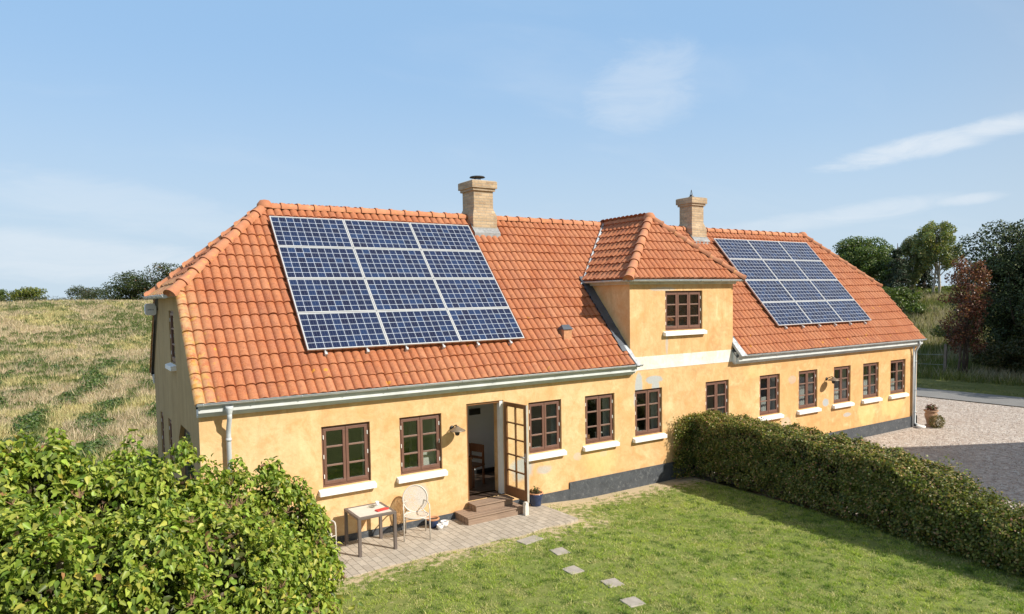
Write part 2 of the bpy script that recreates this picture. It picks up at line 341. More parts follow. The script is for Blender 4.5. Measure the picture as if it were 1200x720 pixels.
M['stonepot'] = simple('weathered_terracotta', (.42, .26, .16), .85, .3, 12, 0, .01, 30)
M['soil'] = simple('potting_soil', (.08, .05, .035), .95, .3, 30, 0, .02, 60)
M['red'] = simple('red_leather', (.58, .04, .035), .5, .08, 20)
M['porcelain'] = simple('white_porcelain', (.82, .82, .82), .15, .02, 5)
M['bark'] = simple('grey_brown_bark', (.11, .085, .065), .95, .35, 8, 0, .03, 25)
M['birchbark'] = simple('pale_bark', (.46, .42, .36), .9, .35, 6, 0, .01, 25)
M['twig'] = simple('brown_twig', (.16, .115, .085), .9, .3, 12)
M['seedhead'] = simple('dry_seed_head', (.28, .16, .10), .9, .3, 12)
M['curtain'] = simple('white_curtain', (.70, .72, .72), .9, .05, 3)
M['post'] = simple('grey_fence_wood', (.20, .17, .14), .9, .25, 10, 0, .01, 20)
M['dish'] = simple('pale_blue_plastic', (.78, .85, .93), .5, .06, 5)
M['brushed_grey'] = simple('grey_plastic', (.20, .24, .32), .5, .1, 9)
def plinth_mat():
    t = NT('dark_tarred_plinth'); c = t.mix(t.rng(t.noise(3, 6, .7), .3, .7), (.045, .052, .062), (.085, .095, .11))
    c = t.mix(t.rng(t.noise(11, 6, .7), .55, .7, 0, .6), c, (.22, .23, .23)); t.bump(t.noise(9, 6, .7), .03, .6); return t.fin(c, .75)
M['plinth'] = plinth_mat()
def gable_mat():  # grimy brown render, darkened further so the gable's shade sits in its colour
    t = NT('shade_darkened_render'); c = t.mix(t.rng(t.noise(1.2, 6, .65), .3, .7), (.37, .265, .125), (.46, .34, .175))
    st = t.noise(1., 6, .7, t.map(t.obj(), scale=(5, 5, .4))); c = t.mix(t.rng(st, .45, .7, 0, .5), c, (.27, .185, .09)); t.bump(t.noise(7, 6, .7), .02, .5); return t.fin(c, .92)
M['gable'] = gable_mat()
M['leaf'] = leaf_mat('leaf', .42, .32); M['needle'] = leaf_mat('needle', .6, .12, (1, 1.05, .6)); M['grassblade'] = leaf_mat('grass_blade', .6, .35)

# ------------------------------------------------------------------ terrain
def ss(x, a, b):
    t = np.clip((np.asarray(x, float)-a)/(b-a), 0, 1); return t*t*(3-2*t)
def terr(x, y):
    x = np.asarray(x, float); y = np.asarray(y, float)
    yard = .165*ss(-x, -9., -6.)-.03
    fh = 5.05*ss(y, 13, 98)*(1-.25*ss(x, 25, 60)); rh = 4.6*ss(x, 36.5, 66)*(1-.0*y)
    z = fh+rh*(1-fh/8.)
    z = z+yard*(1-ss(y, 8, 14))
    und = .22*np.sin(x*.11+1.3)*np.sin(y*.09)+.10*np.sin(x*.31+y*.23)
    far = np.maximum(ss(y, 16, 30), ss(x, 38, 48)); z = z+und*far
    z = z-3.5*ss(np.hypot(x, y), 180, 500)
    return z
def axis_pts(segs):
    o = []
    for a, b, st in segs: o += list(np.arange(a, b, st))
    return np.array(o+[segs[-1][1]])
def grid(xs, ys, zf):
    X, Y = np.meshgrid(xs, ys); Z = zf(X, Y); v = np.stack([X, Y, Z], -1).reshape(-1, 3); nx = len(xs); ny = len(ys)
    i = (np.arange(ny-1)[:, None]*nx+np.arange(nx-1)[None]).ravel(); f = np.stack([i, i+1, i+1+nx, i+nx], -1); return v, f
def field_mat():
    t = NT('weedy_field'); P = t.obj()
    # straw-coloured grass, patches and rough rows of green weeds
    d = t.noise(.14, 4, .6); rowv = t.map(P, rot=(0, 0, .2))
    s = t.node('ShaderNodeSeparateXYZ', {'Vector': rowv}); wv = t.math('SINE', t.math('ADD', t.math('MULTIPLY', s.outputs[0], 2.6), t.math('MULTIPLY', t.noise(.35, 3), 6.)))
    m1 = t.math('ADD', t.noise(.5, 7, .68, dist=.4), t.math('MULTIPLY', wv, .045))
    c = t.mix(t.rng(t.noise(1.7, 7, .7), .3, .7), (.40, .31, .22), (.58, .48, .33))
    c = t.mix(t.rng(t.noise(.25, 5, .6, t.map(P, loc=(5, 2, 0))), .45, .62, 0, .6), c, (.45, .37, .16))
    c = t.mix(t.rng(t.noise(11, 5, .7), .5, .7, 0, .7), c, (.19, .145, .10))
    gm = t.rng(t.math('ADD', m1, t.math('MULTIPLY', d, .35)), .66, .74, 0, .85)
    c = t.mix(gm, c, t.mix(t.rng(t.noise(6, 5), .3, .7), (.065, .085, .025), (.15, .17, .06)))
    t.bump(t.math('ADD', t.noise(5, 7, .75), t.math('MULTIPLY', gm, .5)), .3, .8); return t.fin(c, .95, spec=.1)
xs = axis_pts([(-600, -100, 50), (-100, -30, 5), (-30, 60, 1.0), (60, 120, 4), (120, 600, 40)])
ys = axis_pts([(-600, -60, 45), (-60, -14, 4), (-14, 30, 1.0), (30, 110, 2), (110, 200, 10), (200, 700, 50)])
v, f = grid(xs, ys, lambda X, Y: terr(X, Y)-.06*(1-np.maximum(ss(Y, 12.5, 14), ss(X, 34.5, 36.)))*(Y > -60))
tag(np_mesh('ground', v, f, 4, field_mat(), smooth=True), 'rolling field of straw coloured weedy grass behind the house', 'ground', kind='structure')

def lawn_mat():
    t = NT('worn_lawn'); P = t.obj(); n1 = t.noise(.9, 6, .65); n2 = t.noise(7, 6, .7); n3 = t.noise(45, 4, .6)
    c = t.mix(t.rng(n2, .3, .7), (.15, .20, .05), (.25, .30, .08))
    c = t.mix(t.rng(n1, .45, .7, 0, .6), c, (.26, .26, .09)); c = t.mix(t.rng(n3, .4, .7, 0, .5), c, (.10, .08, .04))
    s = t.node('ShaderNodeSeparateXYZ', {'Vector': P})
    nearwall = t.rng(s.outputs[1], -1.2, -.1); patio = t.math('MULTIPLY', t.math('MULTIPLY', t.rng(s.outputs[1], -2.7, -1.6), t.rng(s.outputs[0], 8.8, 7.)), .75)
    bare = t.rng(t.math('ADD', t.math('MULTIPLY', t.math('MAXIMUM', nearwall, patio), .34), n2), .62, .74, 0, .95)
    c = t.mix(bare, c, t.mix(n3, (.44, .34, .22), (.60, .49, .34)))
    t.bump(t.math('ADD', n2, t.math('MULTIPLY', n3, .5)), .03, .8); return t.fin(c, .95, spec=.1)
v, f = grid(np.arange(-14, 12.4, .3), np.arange(-22, .31, .3), lambda X, Y: terr(X, Y))
tag(np_mesh('lawn', v, f, 4, lawn_mat(), smooth=True), 'short green lawn with worn sandy patches in front of the house', 'lawn', kind='structure')
def gravel_mat():
    t = NT('beige_gravel'); P = t.obj()
    vo = t.node('ShaderNodeTexVoronoi', {'Vector': P, 'Scale': 26.}); v2 = t.node('ShaderNodeTexVoronoi', {'Vector': P, 'Scale': 11.})
    w = t.node('ShaderNodeRGBToBW', {'Color': vo.outputs['Color']}).outputs[0]; w2 = t.node('ShaderNodeRGBToBW', {'Color': v2.outputs['Color']}).outputs[0]
    c = t.mix(w, (.30, .245, .21), (.60, .53, .47)); c = t.mix(t.rng(w2, .6, .9, 0, .6), c, (.70, .66, .60)); c = t.mix(t.rng(w2, .35, .1, 0, .6), c, (.22, .16, .135))
    c = t.mix(t.rng(t.noise(.8, 5), .45, .75, 0, .4), c, (.34, .26, .21)); tr_ = t.noise(1., 4, .6, t.map(P, scale=(1.6, .12, 1), rot=(0, 0, .35))); c = t.mix(t.rng(tr_, .55, .68, 0, .45), c, (.33, .27, .22)); c = t.mix(t.rng(t.noise(5, 6, .7), .60, .72, 0, .5), c, (.26, .25, .14))
    t.bump(t.math('ADD', t.math('MULTIPLY', vo.outputs['Distance'], -1.), t.math('MULTIPLY', v2.outputs['Distance'], -.7)), .02, .8); return t.fin(c, .9, spec=.2)
v, f = grid(np.arange(12.4, 31.3, .3), np.arange(-24, 14.1, .3), lambda X, Y: terr(X, Y)+.004)
tag(np_mesh('gravel_drive', v, f, 4, gravel_mat(), smooth=True), 'beige gravel drive beside the right end of the house', 'gravel drive', kind='structure')
def road_mat():
    t = NT('asphalt'); c = t.mix(t.rng(t.noise(1.2, 6), .3, .7), (.17, .165, .16), (.24, .235, .225))
    vo = t.node('ShaderNodeTexVoronoi', {'Vector': t.obj(), 'Scale': 60.}).outputs['Color']
    c = t.mix(.35, c, t.mix(t.node('ShaderNodeRGBToBW', {'Color': vo}).outputs[0], (.08, .08, .08), (.34, .33, .31)))
    t.bump(t.noise(80, 3), .005, .6); return t.fin(c, .85)
v, f = grid(np.array([31.2, 32.2, 33.2, 34.1]), np.arange(-60, 60, 1.), lambda X, Y: terr(X, Y)+.012+.02*np.sin((X-31.2)/2.9*np.pi)+.06*0)
tag(np_mesh('road', v, f, 4, road_mat(), smooth=True), 'narrow grey asphalt road beyond the gravel drive', 'road', kind='structure')
def verge_mat():
    t = NT('verge_grass'); c = t.mix(t.rng(t.noise(1.5, 6, .7), .3, .7), (.10, .13, .035), (.21, .22, .08)); c = t.mix(t.rng(t.noise(9, 5), .5, .7, 0, .5), c, (.30, .25, .14))
    t.bump(t.noise(8, 6, .75), .15, .8); return t.fin(c, .95, spec=.1)
v, f = grid(np.array([34.05, 34.6, 35.4, 36.4, 37.6, 39., 41.]), np.arange(-60, 60, .8), lambda X, Y: terr(X, Y)+.015+.10*ss(X, 34.05, 35))
tag(np_mesh('road_verge', v, f, 4, verge_mat(), smooth=True), 'grassy verge along the far side of the road', 'verge', kind='structure')
# patio
def patio_mat():
    t = NT('grey_paver'); P = t.map(t.obj(), rot=(0, 0, math.radians(90)))
    b = t.node('ShaderNodeTexBrick', {'Vector': P, 'Color1': (.36, .315, .26), 'Color2': (.47, .415, .345), 'Mortar': (.14, .12, .09), 'Scale': 1., 'Mortar Size': .006, 'Mortar Smooth': .3, 'Brick Width': .28, 'Row Height': .14})
    c = t.mix(t.rng(t.noise(2, 6, .7), .4, .7, 0, .5), b.outputs['Color'], (.50, .44, .37)); c = t.mix(t.rng(t.noise(22, 5, .7), .5, .72, 0, .5), c, (.24, .20, .15))
    t.bump(t.math('SUBTRACT', t.math('MULTIPLY', t.noise(30, 4), .3), b.outputs['Fac']), .008, .8); return t.fin(c, .88)
mb = MB()
edge = [(-3, -1.62)]+[(x, -1.66+.05*math.sin(x*2.1)+.03*math.sin(x*5.3)) for x in np.arange(-2.5, 7.0, .25)]+[(7.12, -1.55), (7.1, -.9), (7.05, -.02)]
top = [(x, y, .15) for x, y in edge]+[(-3, -.02, .15)]
mb.poly(top); nB = len(top)
for i in range(nB):
    a = top[i]; b = top[(i+1) % nB]; mb.poly([a, (a[0], a[1], -.05), (b[0], b[1], -.05), b])
tag(mb.build('patio', patio_mat()), 'grey brown paved terrace along the house wall by the open door', 'patio', kind='structure')
# stepping stones
M['slab'] = simple('grey_paving_slab', (.37, .335, .29), .9, .15, 6, 0, .006, 40)
for i, (x, y, a, lab) in enumerate(((5.56, -2.02, .15, 'pale square stepping stone touching the edge of the paved terrace'), (5.66, -2.84, .5, 'square stepping stone second out from the terrace, beside a sandy patch'),
                   (5.31, -3.68, .6, 'square stepping stone in the middle of the lawn path, third from the terrace'), (5.50, -4.48, .45, 'square stepping stone fourth from the terrace, sunk in green grass'), (5.28, -5.20, .5, 'stepping stone farthest from the house at the photo bottom edge'))):
    g = float(terr(x, y)); w = .24 if i == 0 else .15
    m = MB(); m.box(-w, w, -.14, .14, -.05, .012); o = m.build('stepping_stone', M['slab'], bevel=.008)
    o.location = (x, y, g+.005); o.rotation_euler = (0, 0, a+(.95 if i else 0)); tag(o, lab, 'stepping stone', 'stepping stones across the lawn')

# ------------------------------------------------------------------ HOUSE
L, D = 23.8, 6.4
house = thing('farmhouse', 'long ochre plastered farmhouse with red tiled half hipped roof and front dormer', 'house', (0, 0, 0))
X0, X1 = .06, 23.78
WZ0, WZ1 = 1.26, 2.44
wins = [(2.19, 3.16), (3.79, 4.74), (6.95, 7.88), (8.59, 9.52), (10.2, 11.15), (12.79, 13.73), (15.07, 16.0), (16.91, 17.86), (18.73, 19.66), (20.38, 21.32), (22.05, 23.02)]
holes = [(a, b, WZ0, WZ1) for a, b in wins]+[(5.34, 6.28, .46, 2.57)]
TH = .42
def wall_grid(mb, x0, x1, z0, z1, hs, P, depth=TH):
    """wall sheet with real openings and reveals; P(a, d, z) gives the point, d = depth into the wall"""
    ax = sorted({x0, x1, *[h[0] for h in hs], *[h[1] for h in hs]}); az = sorted({z0, z1, *[h[2] for h in hs], *[h[3] for h in hs]})
    for i in range(len(ax)-1):
        for j in range(len(az)-1):
            cx_, cz_ = (ax[i]+ax[i+1])/2, (az[j]+az[j+1])/2
            if any(h[0] < cx_ < h[1] and h[2] < cz_ < h[3] for h in hs): continue
            for d in (0, depth):
                q = [P(ax[i], d, az[j]), P(ax[i+1], d, az[j]), P(ax[i+1], d, az[j+1]), P(ax[i], d, az[j+1])]
                mb.poly(q if d == 0 else q[::-1])
    for a, b, c, d_ in hs:
        for (p, q) in (((a, c), (a, d_)), ((a, d_), (b, d_)), ((b, d_), (b, c)), ((b, c), (a, c))):
            mb.poly([P(p[0], 0, p[1]), P(p[0], depth, p[1]), P(q[0], depth, q[1]), P(q[0], 0, q[1])])
wall = MB()
wall_grid(wall, X0, X1, -.25, 2.93, holes, lambda a, d, z: (a, d, z))
# rear wall
wall_grid(wall, X0, X1, -.25, 2.98, [(3, 4, 1.2, 2.4), (9, 10, 1.2, 2.4), (18, 19, 1.2, 2.4)], lambda a, d, z: (a, D-d, z))
def gable_wall(mb, x, sgn, hs):
    wall_grid(mb, .0, D, -.25, 2.93, [h for h in hs if h[3] < 2.9], lambda a, d, z: (x+sgn*d, a, z))
    k = 3.42/3.86
    up = [h for h in hs if h[2] > 2.9]
    ya = lambda z: max(0, -.16+(z-3.1)*k)+.0
    if up:
        a, b, c, d_ = up[0]
        mb.poly([(x, 0, 2.93), (x, D, 2.93), (x, D, 3.2), (x, D-ya(c), c), (x, ya(c), c), (x, 0, 3.2)])
        mb.poly([(x, ya(c), c), (x, a, c), (x, a, d_), (x, ya(d_), d_)]); mb.poly([(x, b, c), (x, D-ya(c), c), (x, D-ya(d_), d_), (x, b, d_)])
        mb.poly([(x, ya(d_), d_), (x, D-ya(d_), d_), (x, D-ya(5.04), 5.04), (x, ya(5.04), 5.04)])
        for (p, q) in (((a, c), (a, d_)), ((a, d_), (b, d_)), ((b, d_), (b, c)), ((b, c), (a, c))):
            mb.poly([(x, p[0], p[1]), (x+sgn*.25, p[0], p[1]), (x+sgn*.25, q[0], q[1]), (x, q[0], q[1])])
    else:
        mb.poly([(x, 0, 2.93), (x, D, 2.93), (x, D, 3.2), (x, D-ya(5.04), 5.04), (x, ya(5.04), 5.04), (x, 0, 3.2)])
gh = [(5.0, 5.5, 1.0, 2.28), (3.6, 4.1, 1.0, 2.3), (.75, 2.55, .1, 2.42), (2.55, 3.25, 3.6, 4.68)]
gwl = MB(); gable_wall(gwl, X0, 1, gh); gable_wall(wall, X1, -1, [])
# dormer walls
DX0, DX1 = 10.05, 13.90
dwin = (11.28, 12.67, 3.90, 4.93)
wall_grid(wall, DX0, DX1, 3.27, 5.1, [dwin], lambda a, d, z: (a, d, z), .2)
for x in (DX0, DX1):
    wall.poly([(x, 0, 3.0), (x, 1.9, 3.0), (x, 1.9, 5.1), (x, 0, 5.1)])
wall.build('wall', M['plaster'], house); gwl.build('gable_wall', M['gable'], house)['label'] = 'grey brown rendered left gable wall, its shade put into the colour'
m = MB(); m.box(DX0+.06, DX1-.02, -.004, .1, 2.936, 3.275); m.build('white_band', M['whiteband'], house)
# plinth
m = MB()
m.box(X0-.02, 5.0, -.03, .02, -.3, .275); m.box(6.32, 8.08, -.03, .02, -.3, .275); m.box(8.08, 14.2, -.034, .02, -.3, .43); m.box(14.2, X1+.02, -.03, .02, -.3, .36)
m.box(X0-.024, X0+.02, .02, .75, -.3, .27); m.box(X0-.024, X0+.02, 2.55, D, -.3, .27); m.box(X1-.02, X1+.024, .02, D, -.3, .35)
m.build('plinth', M['plinth'], house)
# rooms
m = MB(); m.box(X0+.1, X1-.1, .3, D-.3, .40, .46); m.box(5.341, 6.279, .006, .3, .40, .474); m.build('floor', M['floor'], house)
m = MB(); m.box(X0+TH, X1-TH, TH, D-TH, 2.75, 2.8); m.build('ceiling', M['room'], house)
m = MB(); m.box(4.9, 8.1, 1.95, 2.02, .461, 2.749); m.box(8.1, 8.17, .345, D-.35, .461, 2.749); m.box(4.95, 5.0, .345, 1.95, .461, 2.749)
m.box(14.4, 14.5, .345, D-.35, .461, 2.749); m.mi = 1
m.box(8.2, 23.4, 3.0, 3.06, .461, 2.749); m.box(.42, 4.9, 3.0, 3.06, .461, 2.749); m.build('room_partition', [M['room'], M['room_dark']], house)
m = MB(); m.box(6.5, 6.8, 1.90, 1.948, 1.95, 2.1); m.box(5.0, 8.1, 1.925, 1.949, .461, .56); m.build('skirting_and_coat_rail', M['black'], house)
# white jambs inside window openings (seen through the right hand panes) and at the door
for a, b in wins:
  m = MB(); m.box(b-.012, b-.002, .115, TH+.01, WZ0, WZ1); m.box(a+.002, a+.012, .115, TH+.01, WZ0, WZ1); m.box(a, b, .115, TH+.06, WZ0+.002, WZ0+.03); m.build('inner_window_reveal', M['white'], house)
m = MB(); m.box(6.19, 6.275, .02, .13, .47, 2.56); m.build('door_jamb', M['white'], house)
m = MB(); m.box(5.345, 6.275, .03, .12, 2.52, 2.566); m.box(5.343, 5.385, .03, .12, .47, 2.52); m.build('door_frame', M['doorbrown'], house)

def window(x0, x1, z0, z1, ncas=2, P=None, sill=True, y=.055):
    """frame of the window: outer frame, casements, glazing bars; panes and sill are sub-parts"""
    Mx = P
    fm = MB(); ow = .045
    def bx(a, b, c, d, e, g, mi=0): fm.mi = mi; fm.box(a, b, c, d, e, g, Mx)
    bx(x0, x1, y, y+.07, z1-ow, z1-.002); bx(x0, x1, y, y+.07, z0+.002, z0+ow); bx(x0+.002, x0+ow, y, y+.07, z0+ow, z1-ow); bx(x1-ow, x1-.002, y, y+.07, z0+ow, z1-ow)
    w = (x1-x0-2*ow)/ncas; cw = .055; rows = 3
    for k in range(ncas):
        a = x0+ow+k*w+.004; b = a+w-.008; lo, hi = z0+ow+.004, z1-ow-.004; yy = y-.012
        bx(a, b, yy, yy+.05, hi-cw, hi); bx(a, b, yy, yy+.05, lo, lo+cw+.01); bx(a, a+cw, yy, yy+.05, lo+cw+.01, hi-cw); bx(b-cw, b, yy, yy+.05, lo+cw+.01, hi-cw)
        h = (hi-lo)/rows
        for r in (1, 2): bx(a+cw, b-cw, yy+.006, yy+.044, lo+r*h-.017, lo+r*h+.017, 1)
        side = a if k == 0 else b
        if k in (0, ncas-1):
            s_ = -1 if k == 0 else 1
            for q in (.15, .5, .85):
                zc_ = lo+(hi-lo)*q; bx(side-.012 if s_ < 0 else side-.004, side+.004 if s_ < 0 else side+.012, yy-.012, yy+.0, zc_-.04, zc_+.04, 2)
    fr = fm.build('window', [M['brown'], M['brown_bar'], M['white']], house, bevel=.004)
    g = MB(); g.box(x0+ow+.01, x1-ow-.01, y+.012, y+.018, z0+ow+.01, z1-ow-.01, Mx); g.build('pane', M['glass'], fr)
    if sill:
        s_ = MB(); a, b = x0-.09, x1+.075
        s_.hexa([Mx @ Vector(p) if Mx else Vector(p) for p in ((a, -.105, z0-.135), (b, -.105, z0-.135), (a, .05, z0-.135), (b, .05, z0-.135), (a, -.105, z0-.05), (b, -.105, z0-.05), (a, .05, z0-.004), (b, .05, z0-.004))])
        s_.build('sill', M['sill'], fr, bevel=.006)
    return fr
for a, b in wins: window(a, b, WZ0, WZ1)
window(dwin[0], dwin[1], dwin[2], dwin[3], 3)
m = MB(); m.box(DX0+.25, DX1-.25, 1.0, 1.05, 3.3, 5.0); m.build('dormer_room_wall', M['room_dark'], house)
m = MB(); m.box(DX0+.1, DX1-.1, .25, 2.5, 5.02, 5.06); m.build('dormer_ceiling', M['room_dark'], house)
def curtain(x0, x1, z0, z1, y=.30):
    m = MB(); n = 24; vs = []; fs = []
    for i in range(n+1):
        xx = x0+(x1-x0)*i/n; yy_ = y+.018*math.sin(i*1.7)+.006*math.sin(i*4.1)
        vs += [(xx, yy_, z0), (xx, yy_, z1), (xx, yy_+.006, z0), (xx, yy_+.006, z1)]
    for i in range(n): b = i*4; fs += [(b, b+4, b+5, b+1), (b+2, b+3, b+7, b+6)]
    m.add(vs, fs); m.build('curtain', M['curtain'], house, True)
for k, w_ in ((1, .20), (2, .24), (3, .30), (4, .28), (5, .26)): curtain(wins[k][1]-w_+.12, wins[k][1]+.14, WZ0+.04, WZ1, .24)
for k, zt_ in ((6, 1.75), (7, 1.9), (8, 1.7), (9, 1.85), (10, 1.75)): curtain(wins[k][0]+.30, wins[k][1]+.12, WZ0+.04, zt_, .26)
# gable windows (plane x = X0, facing -x)
RG = Matrix.Translation((X0, 0, 0)) @ Matrix.Rotation(math.radians(-90), 4, 'Z')
def gw(y0, y1, z0, z1, **k): return window(-y1, -y0, z0, z1, P=RG, **k)
gw(5.0, 5.5, 1.0, 2.28, sill=False, y=.03, ncas=1); gw(3.6, 4.1, 1.0, 2.3, sill=False, y=.03, ncas=1)
gw(2.55, 3.25, 3.6, 4.68, ncas=1, y=.03)
m = MB(); m.box(X0+.09, X0+.15, .75, 2.55, .1, 2.42); m.mi = 1
m.box(X0+.05, X0+.09, 1.1, 1.9, .3, 2.3); m.build('gable_door', [M['black'], M['glass']], house)
for y_ in (.75, 2.55):
    m = MB(); s_ = 1 if y_ < 1 else -1
    m.add([(X0+.002, y_, 2.42), (X0+.002, y_+s_*.35, 2.42), (X0+.002, y_, 2.1), (X0+.2, y_, 2.42), (X0+.2, y_+s_*.35, 2.42), (X0+.2, y_, 2.1)], [(0, 1, 2), (3, 5, 4), (1, 4, 5, 2)])
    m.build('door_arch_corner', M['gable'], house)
m = MB(); m.box(X0-.02, X0+.02, 1.0, 2.2, .05, .1); m.build('gable_door_threshold', M['slab'], house)

# ---- roof tiles as real geometry
TW, TLn = .176, .322
def pantile(o0, ud, vd, nd, wu, wv, clips=(), seg=12, uo=0., kill=None, bm_target=None):
    """corrugated overlapping pantiles on a plane: o0 lower left corner, ud along eave, vd up slope"""
    nt = int(math.ceil(wu/TW)); nr = int(math.ceil(wv/TLn)); us = np.arange(nt*seg+1)/seg
    pm = us % 1; prof = .039*np.sin(np.pi*pm)**.78-.014*np.exp(-np.minimum(pm, 1-pm)**2/.004)
    rows = []; V = []; UV = []
    rr_ = np.random.default_rng(int(wu*100)+int(wv*10))
    for r in range(nr):
        jit = rr_.normal(0, .0028, nt+1)[np.clip(np.floor(us).astype(int), 0, nt)]; jv = rr_.normal(0, .006, nt+1)[np.clip(np.floor(us).astype(int), 0, nt)]
        for k, (vv, off) in enumerate(((-.02, .002), (-.02, .036), (.5, .018), (1.0, .001))):
            h = prof+off+jit; v_ = (r+vv)*TLn+(jv if k < 2 else 0)
            if r == 0 and k == 0: h = prof*0+.0
            p = np.array(o0)[None]+np.outer(us*TW, ud)+np.outer(np.broadcast_to(v_, us.shape), vd)+np.outer(h, nd); V.append(p)
            UV.append(np.stack([us+.001+uo, np.full_like(us, r+max(vv, .02)*.98)], -1))
    n = len(us); V = np.concatenate(V); UV = np.concatenate(UV); nrow = nr*4
    i = (np.arange(nrow-1)[:, None]*n+np.arange(n-1)[None]); i = i[(np.arange(nrow-1) % 4) != 3].ravel(); f = np.stack([i, i+1, i+1+n, i+n], -1)
    me = bpy.data.meshes.new('tmp'); me.from_pydata(V.tolist(), [], f.tolist()); uvl = me.uv_layers.new(name='UVMap'); uvl.data.foreach_set('uv', UV[f.ravel()].astype(np.float32).ravel())
    bm = bmesh.new(); bm.from_mesh(me); bpy.data.meshes.remove(me)
    for pc, pn in clips: bmesh.ops.bisect_plane(bm, geom=bm.verts[:]+bm.edges[:]+bm.faces[:], plane_co=pc, plane_no=pn, clear_outer=True)
    if kill:
        for pc, pn in kill[0]: bmesh.ops.bisect_plane(bm, geom=bm.verts[:]+bm.edges[:]+bm.faces[:], plane_co=pc, plane_no=pn)
        bmesh.ops.delete(bm, geom=[q for q in bm.faces if kill[1](q.calc_center_median())], context='FACES')
    for q in bm.verts: q.co.z += .012*math.sin(q.co.x*.55+.8)*math.sin(q.co.y*.9)+.007*math.sin(q.co.x*1.7+q.co.z*1.1)
    me = bpy.data.meshes.new('tmp2'); bm.to_mesh(me); bm.free()
    if bm_target is not None: bm_target.from_mesh(me); bpy.data.meshes.remove(me)
YE, ZE, YR, ZR, ZH = -.22, 3.10, 3.20, 6.95, 5.09
sv = Vector((0, YR-YE, ZR-ZE)); SL = sv.length; sv.normalize(); sn = Vector((0, -sv.z, sv.y))
bv = Vector((0, -sv.y, sv.z)); bn = Vector((0, sv.z, sv.y))
HX = 2.09; RX0, RX1 = .0, 23.8
# hip plane normals
hz_ = (ZR-ZH)
hv = Vector((HX, 0, hz_)); HLn = hv.length; hv.normalize(); hn = Vector((-hv.z, 0, hv.x))
hvR = Vector((-hv.x, 0, hv.z)); hnR = Vector((hv.z, 0, hv.x))
apL = Vector((HX, YR, ZR)); apR = Vector((L-HX, YR, ZR))
ux = Vector((1, 0, 0)); uy = Vector((0, 1, 0))
# vertical planes through the hip lines: clip everything beyond
yh = YE+(ZH-ZE)/(ZR-ZE)*(YR-YE)
def vplane(a, b, keep):
    d = (b-a); n = Vector((d.y, -d.x, 0)).normalized()
    if (keep-a).dot(n) > 0: n = -n
    return (a, n)
hL = Vector((0, yh, ZH)); hR = Vector((L, yh, ZH)); hLb = Vector((0, D-yh, ZH)); hRb = Vector((L, D-yh, ZH))
bm = bmesh.new()
pantile((RX0-.03, YE, ZE), ux, sv, sn, L+.1, SL+.05, clips=[vplane(hL, apL, Vector((5, 0, 0))), vplane(hR, apR, Vector((5, 0, 0))), ((L+.03, 0, 0), Vector((1, 0, 0))), ((0, YR, 0), Vector((0, 1, 0)))],
        kill=([((DX0-.01, 0, 0), ux), ((DX1+.01, 0, 0), ux)], lambda c: DX0-.01 < c.x < DX1+.01 and c.y < .6), bm_target=bm)
pantile((RX1+.03, D-YE, ZE), -ux, bv, bn, L+.1, SL+.05, clips=[vplane(hLb, apL, Vector((5, 6, 0))), vplane(hRb, apR, Vector((5, 6, 0))), ((-.03, 0, 0), Vector((-1, 0, 0))), ((0, YR, 0), Vector((0, -1, 0)))], seg=5, bm_target=bm)
ov = .16
pantile(Vector((0, 6.0, ZH))-hv*ov, -uy, hv, hn, 5.6, HLn+ov+.05, clips=[vplane(hL, apL, Vector((0, 3, 0))), vplane(hLb, apL, Vector((0, 3, 0)))], bm_target=bm)
pantile(Vector((L, .4, ZH))-hvR*ov, uy, hvR, hnR, 5.6, HLn+ov+.05, clips=[vplane(hR, apR, Vector((L, 3, 0))), vplane(hRb, apR, Vector((L, 3, 0)))], bm_target=bm)
me = bpy.data.meshes.new('roof'); bm.to_mesh(me); bm.free(); roof = link_mesh('roof', me, M['tile'], house, True); me.set_sharp_from_angle(angle=math.radians(42))
for e_ in me.edges: pass
# dormer roof
EX0, EX1, EY, EZ, AX, AY, AZ_ = 9.87, 14.08, -.16, 5.24, 11.97, 1.27, 6.96
bm = bmesh.new()
fv = Vector((0, AY-EY, AZ_-EZ)); fl_ = fv.length; fv.normalize(); fn = Vector((0, -fv.z, fv.y)); apD = Vector((AX, AY, AZ_))
cL = Vector((EX0, EY, EZ)); cR = Vector((EX1, EY, EZ))
pantile(cL, ux, fv, fn, EX1-EX0, fl_, clips=[vplane(cL, apD, Vector((12, -1, 0))), vplane(cR, apD, Vector((12, -1, 0)))], bm_target=bm)
lv = Vector((AX-EX0, 0, AZ_-EZ)); ll = lv.length; lv.normalize(); lnm = Vector((-lv.z, 0, lv.x))
def main_plane(keep_above=True): return (Vector((0, YR, ZR))+sn*.02, -sn)
pantile((EX0, YR+.1, EZ), -uy, lv, lnm, YR+.1-EY, ll, clips=[vplane(cL, apD, Vector((10, 2, 0))), main_plane(), ((0, YR, 0), uy)], bm_target=bm)
rv = Vector((AX-EX1, 0, AZ_-EZ)).normalized(); rnm = Vector((-rv.z, 0, rv.x)) if rv.x > 0 else Vector((rv.z, 0, -rv.x))
pantile((EX1, EY, EZ), uy, rv, rnm, YR+.1-EY, ll, clips=[vplane(cR, apD, Vector((14, 2, 0))), main_plane(), ((0, YR, 0), uy)], bm_target=bm)
me = bpy.data.meshes.new('dormer_roof'); bm.to_mesh(me); bm.free(); droof = link_mesh('dormer_roof', me, M['tile'], house, True); me.set_sharp_from_angle(angle=math.radians(42))

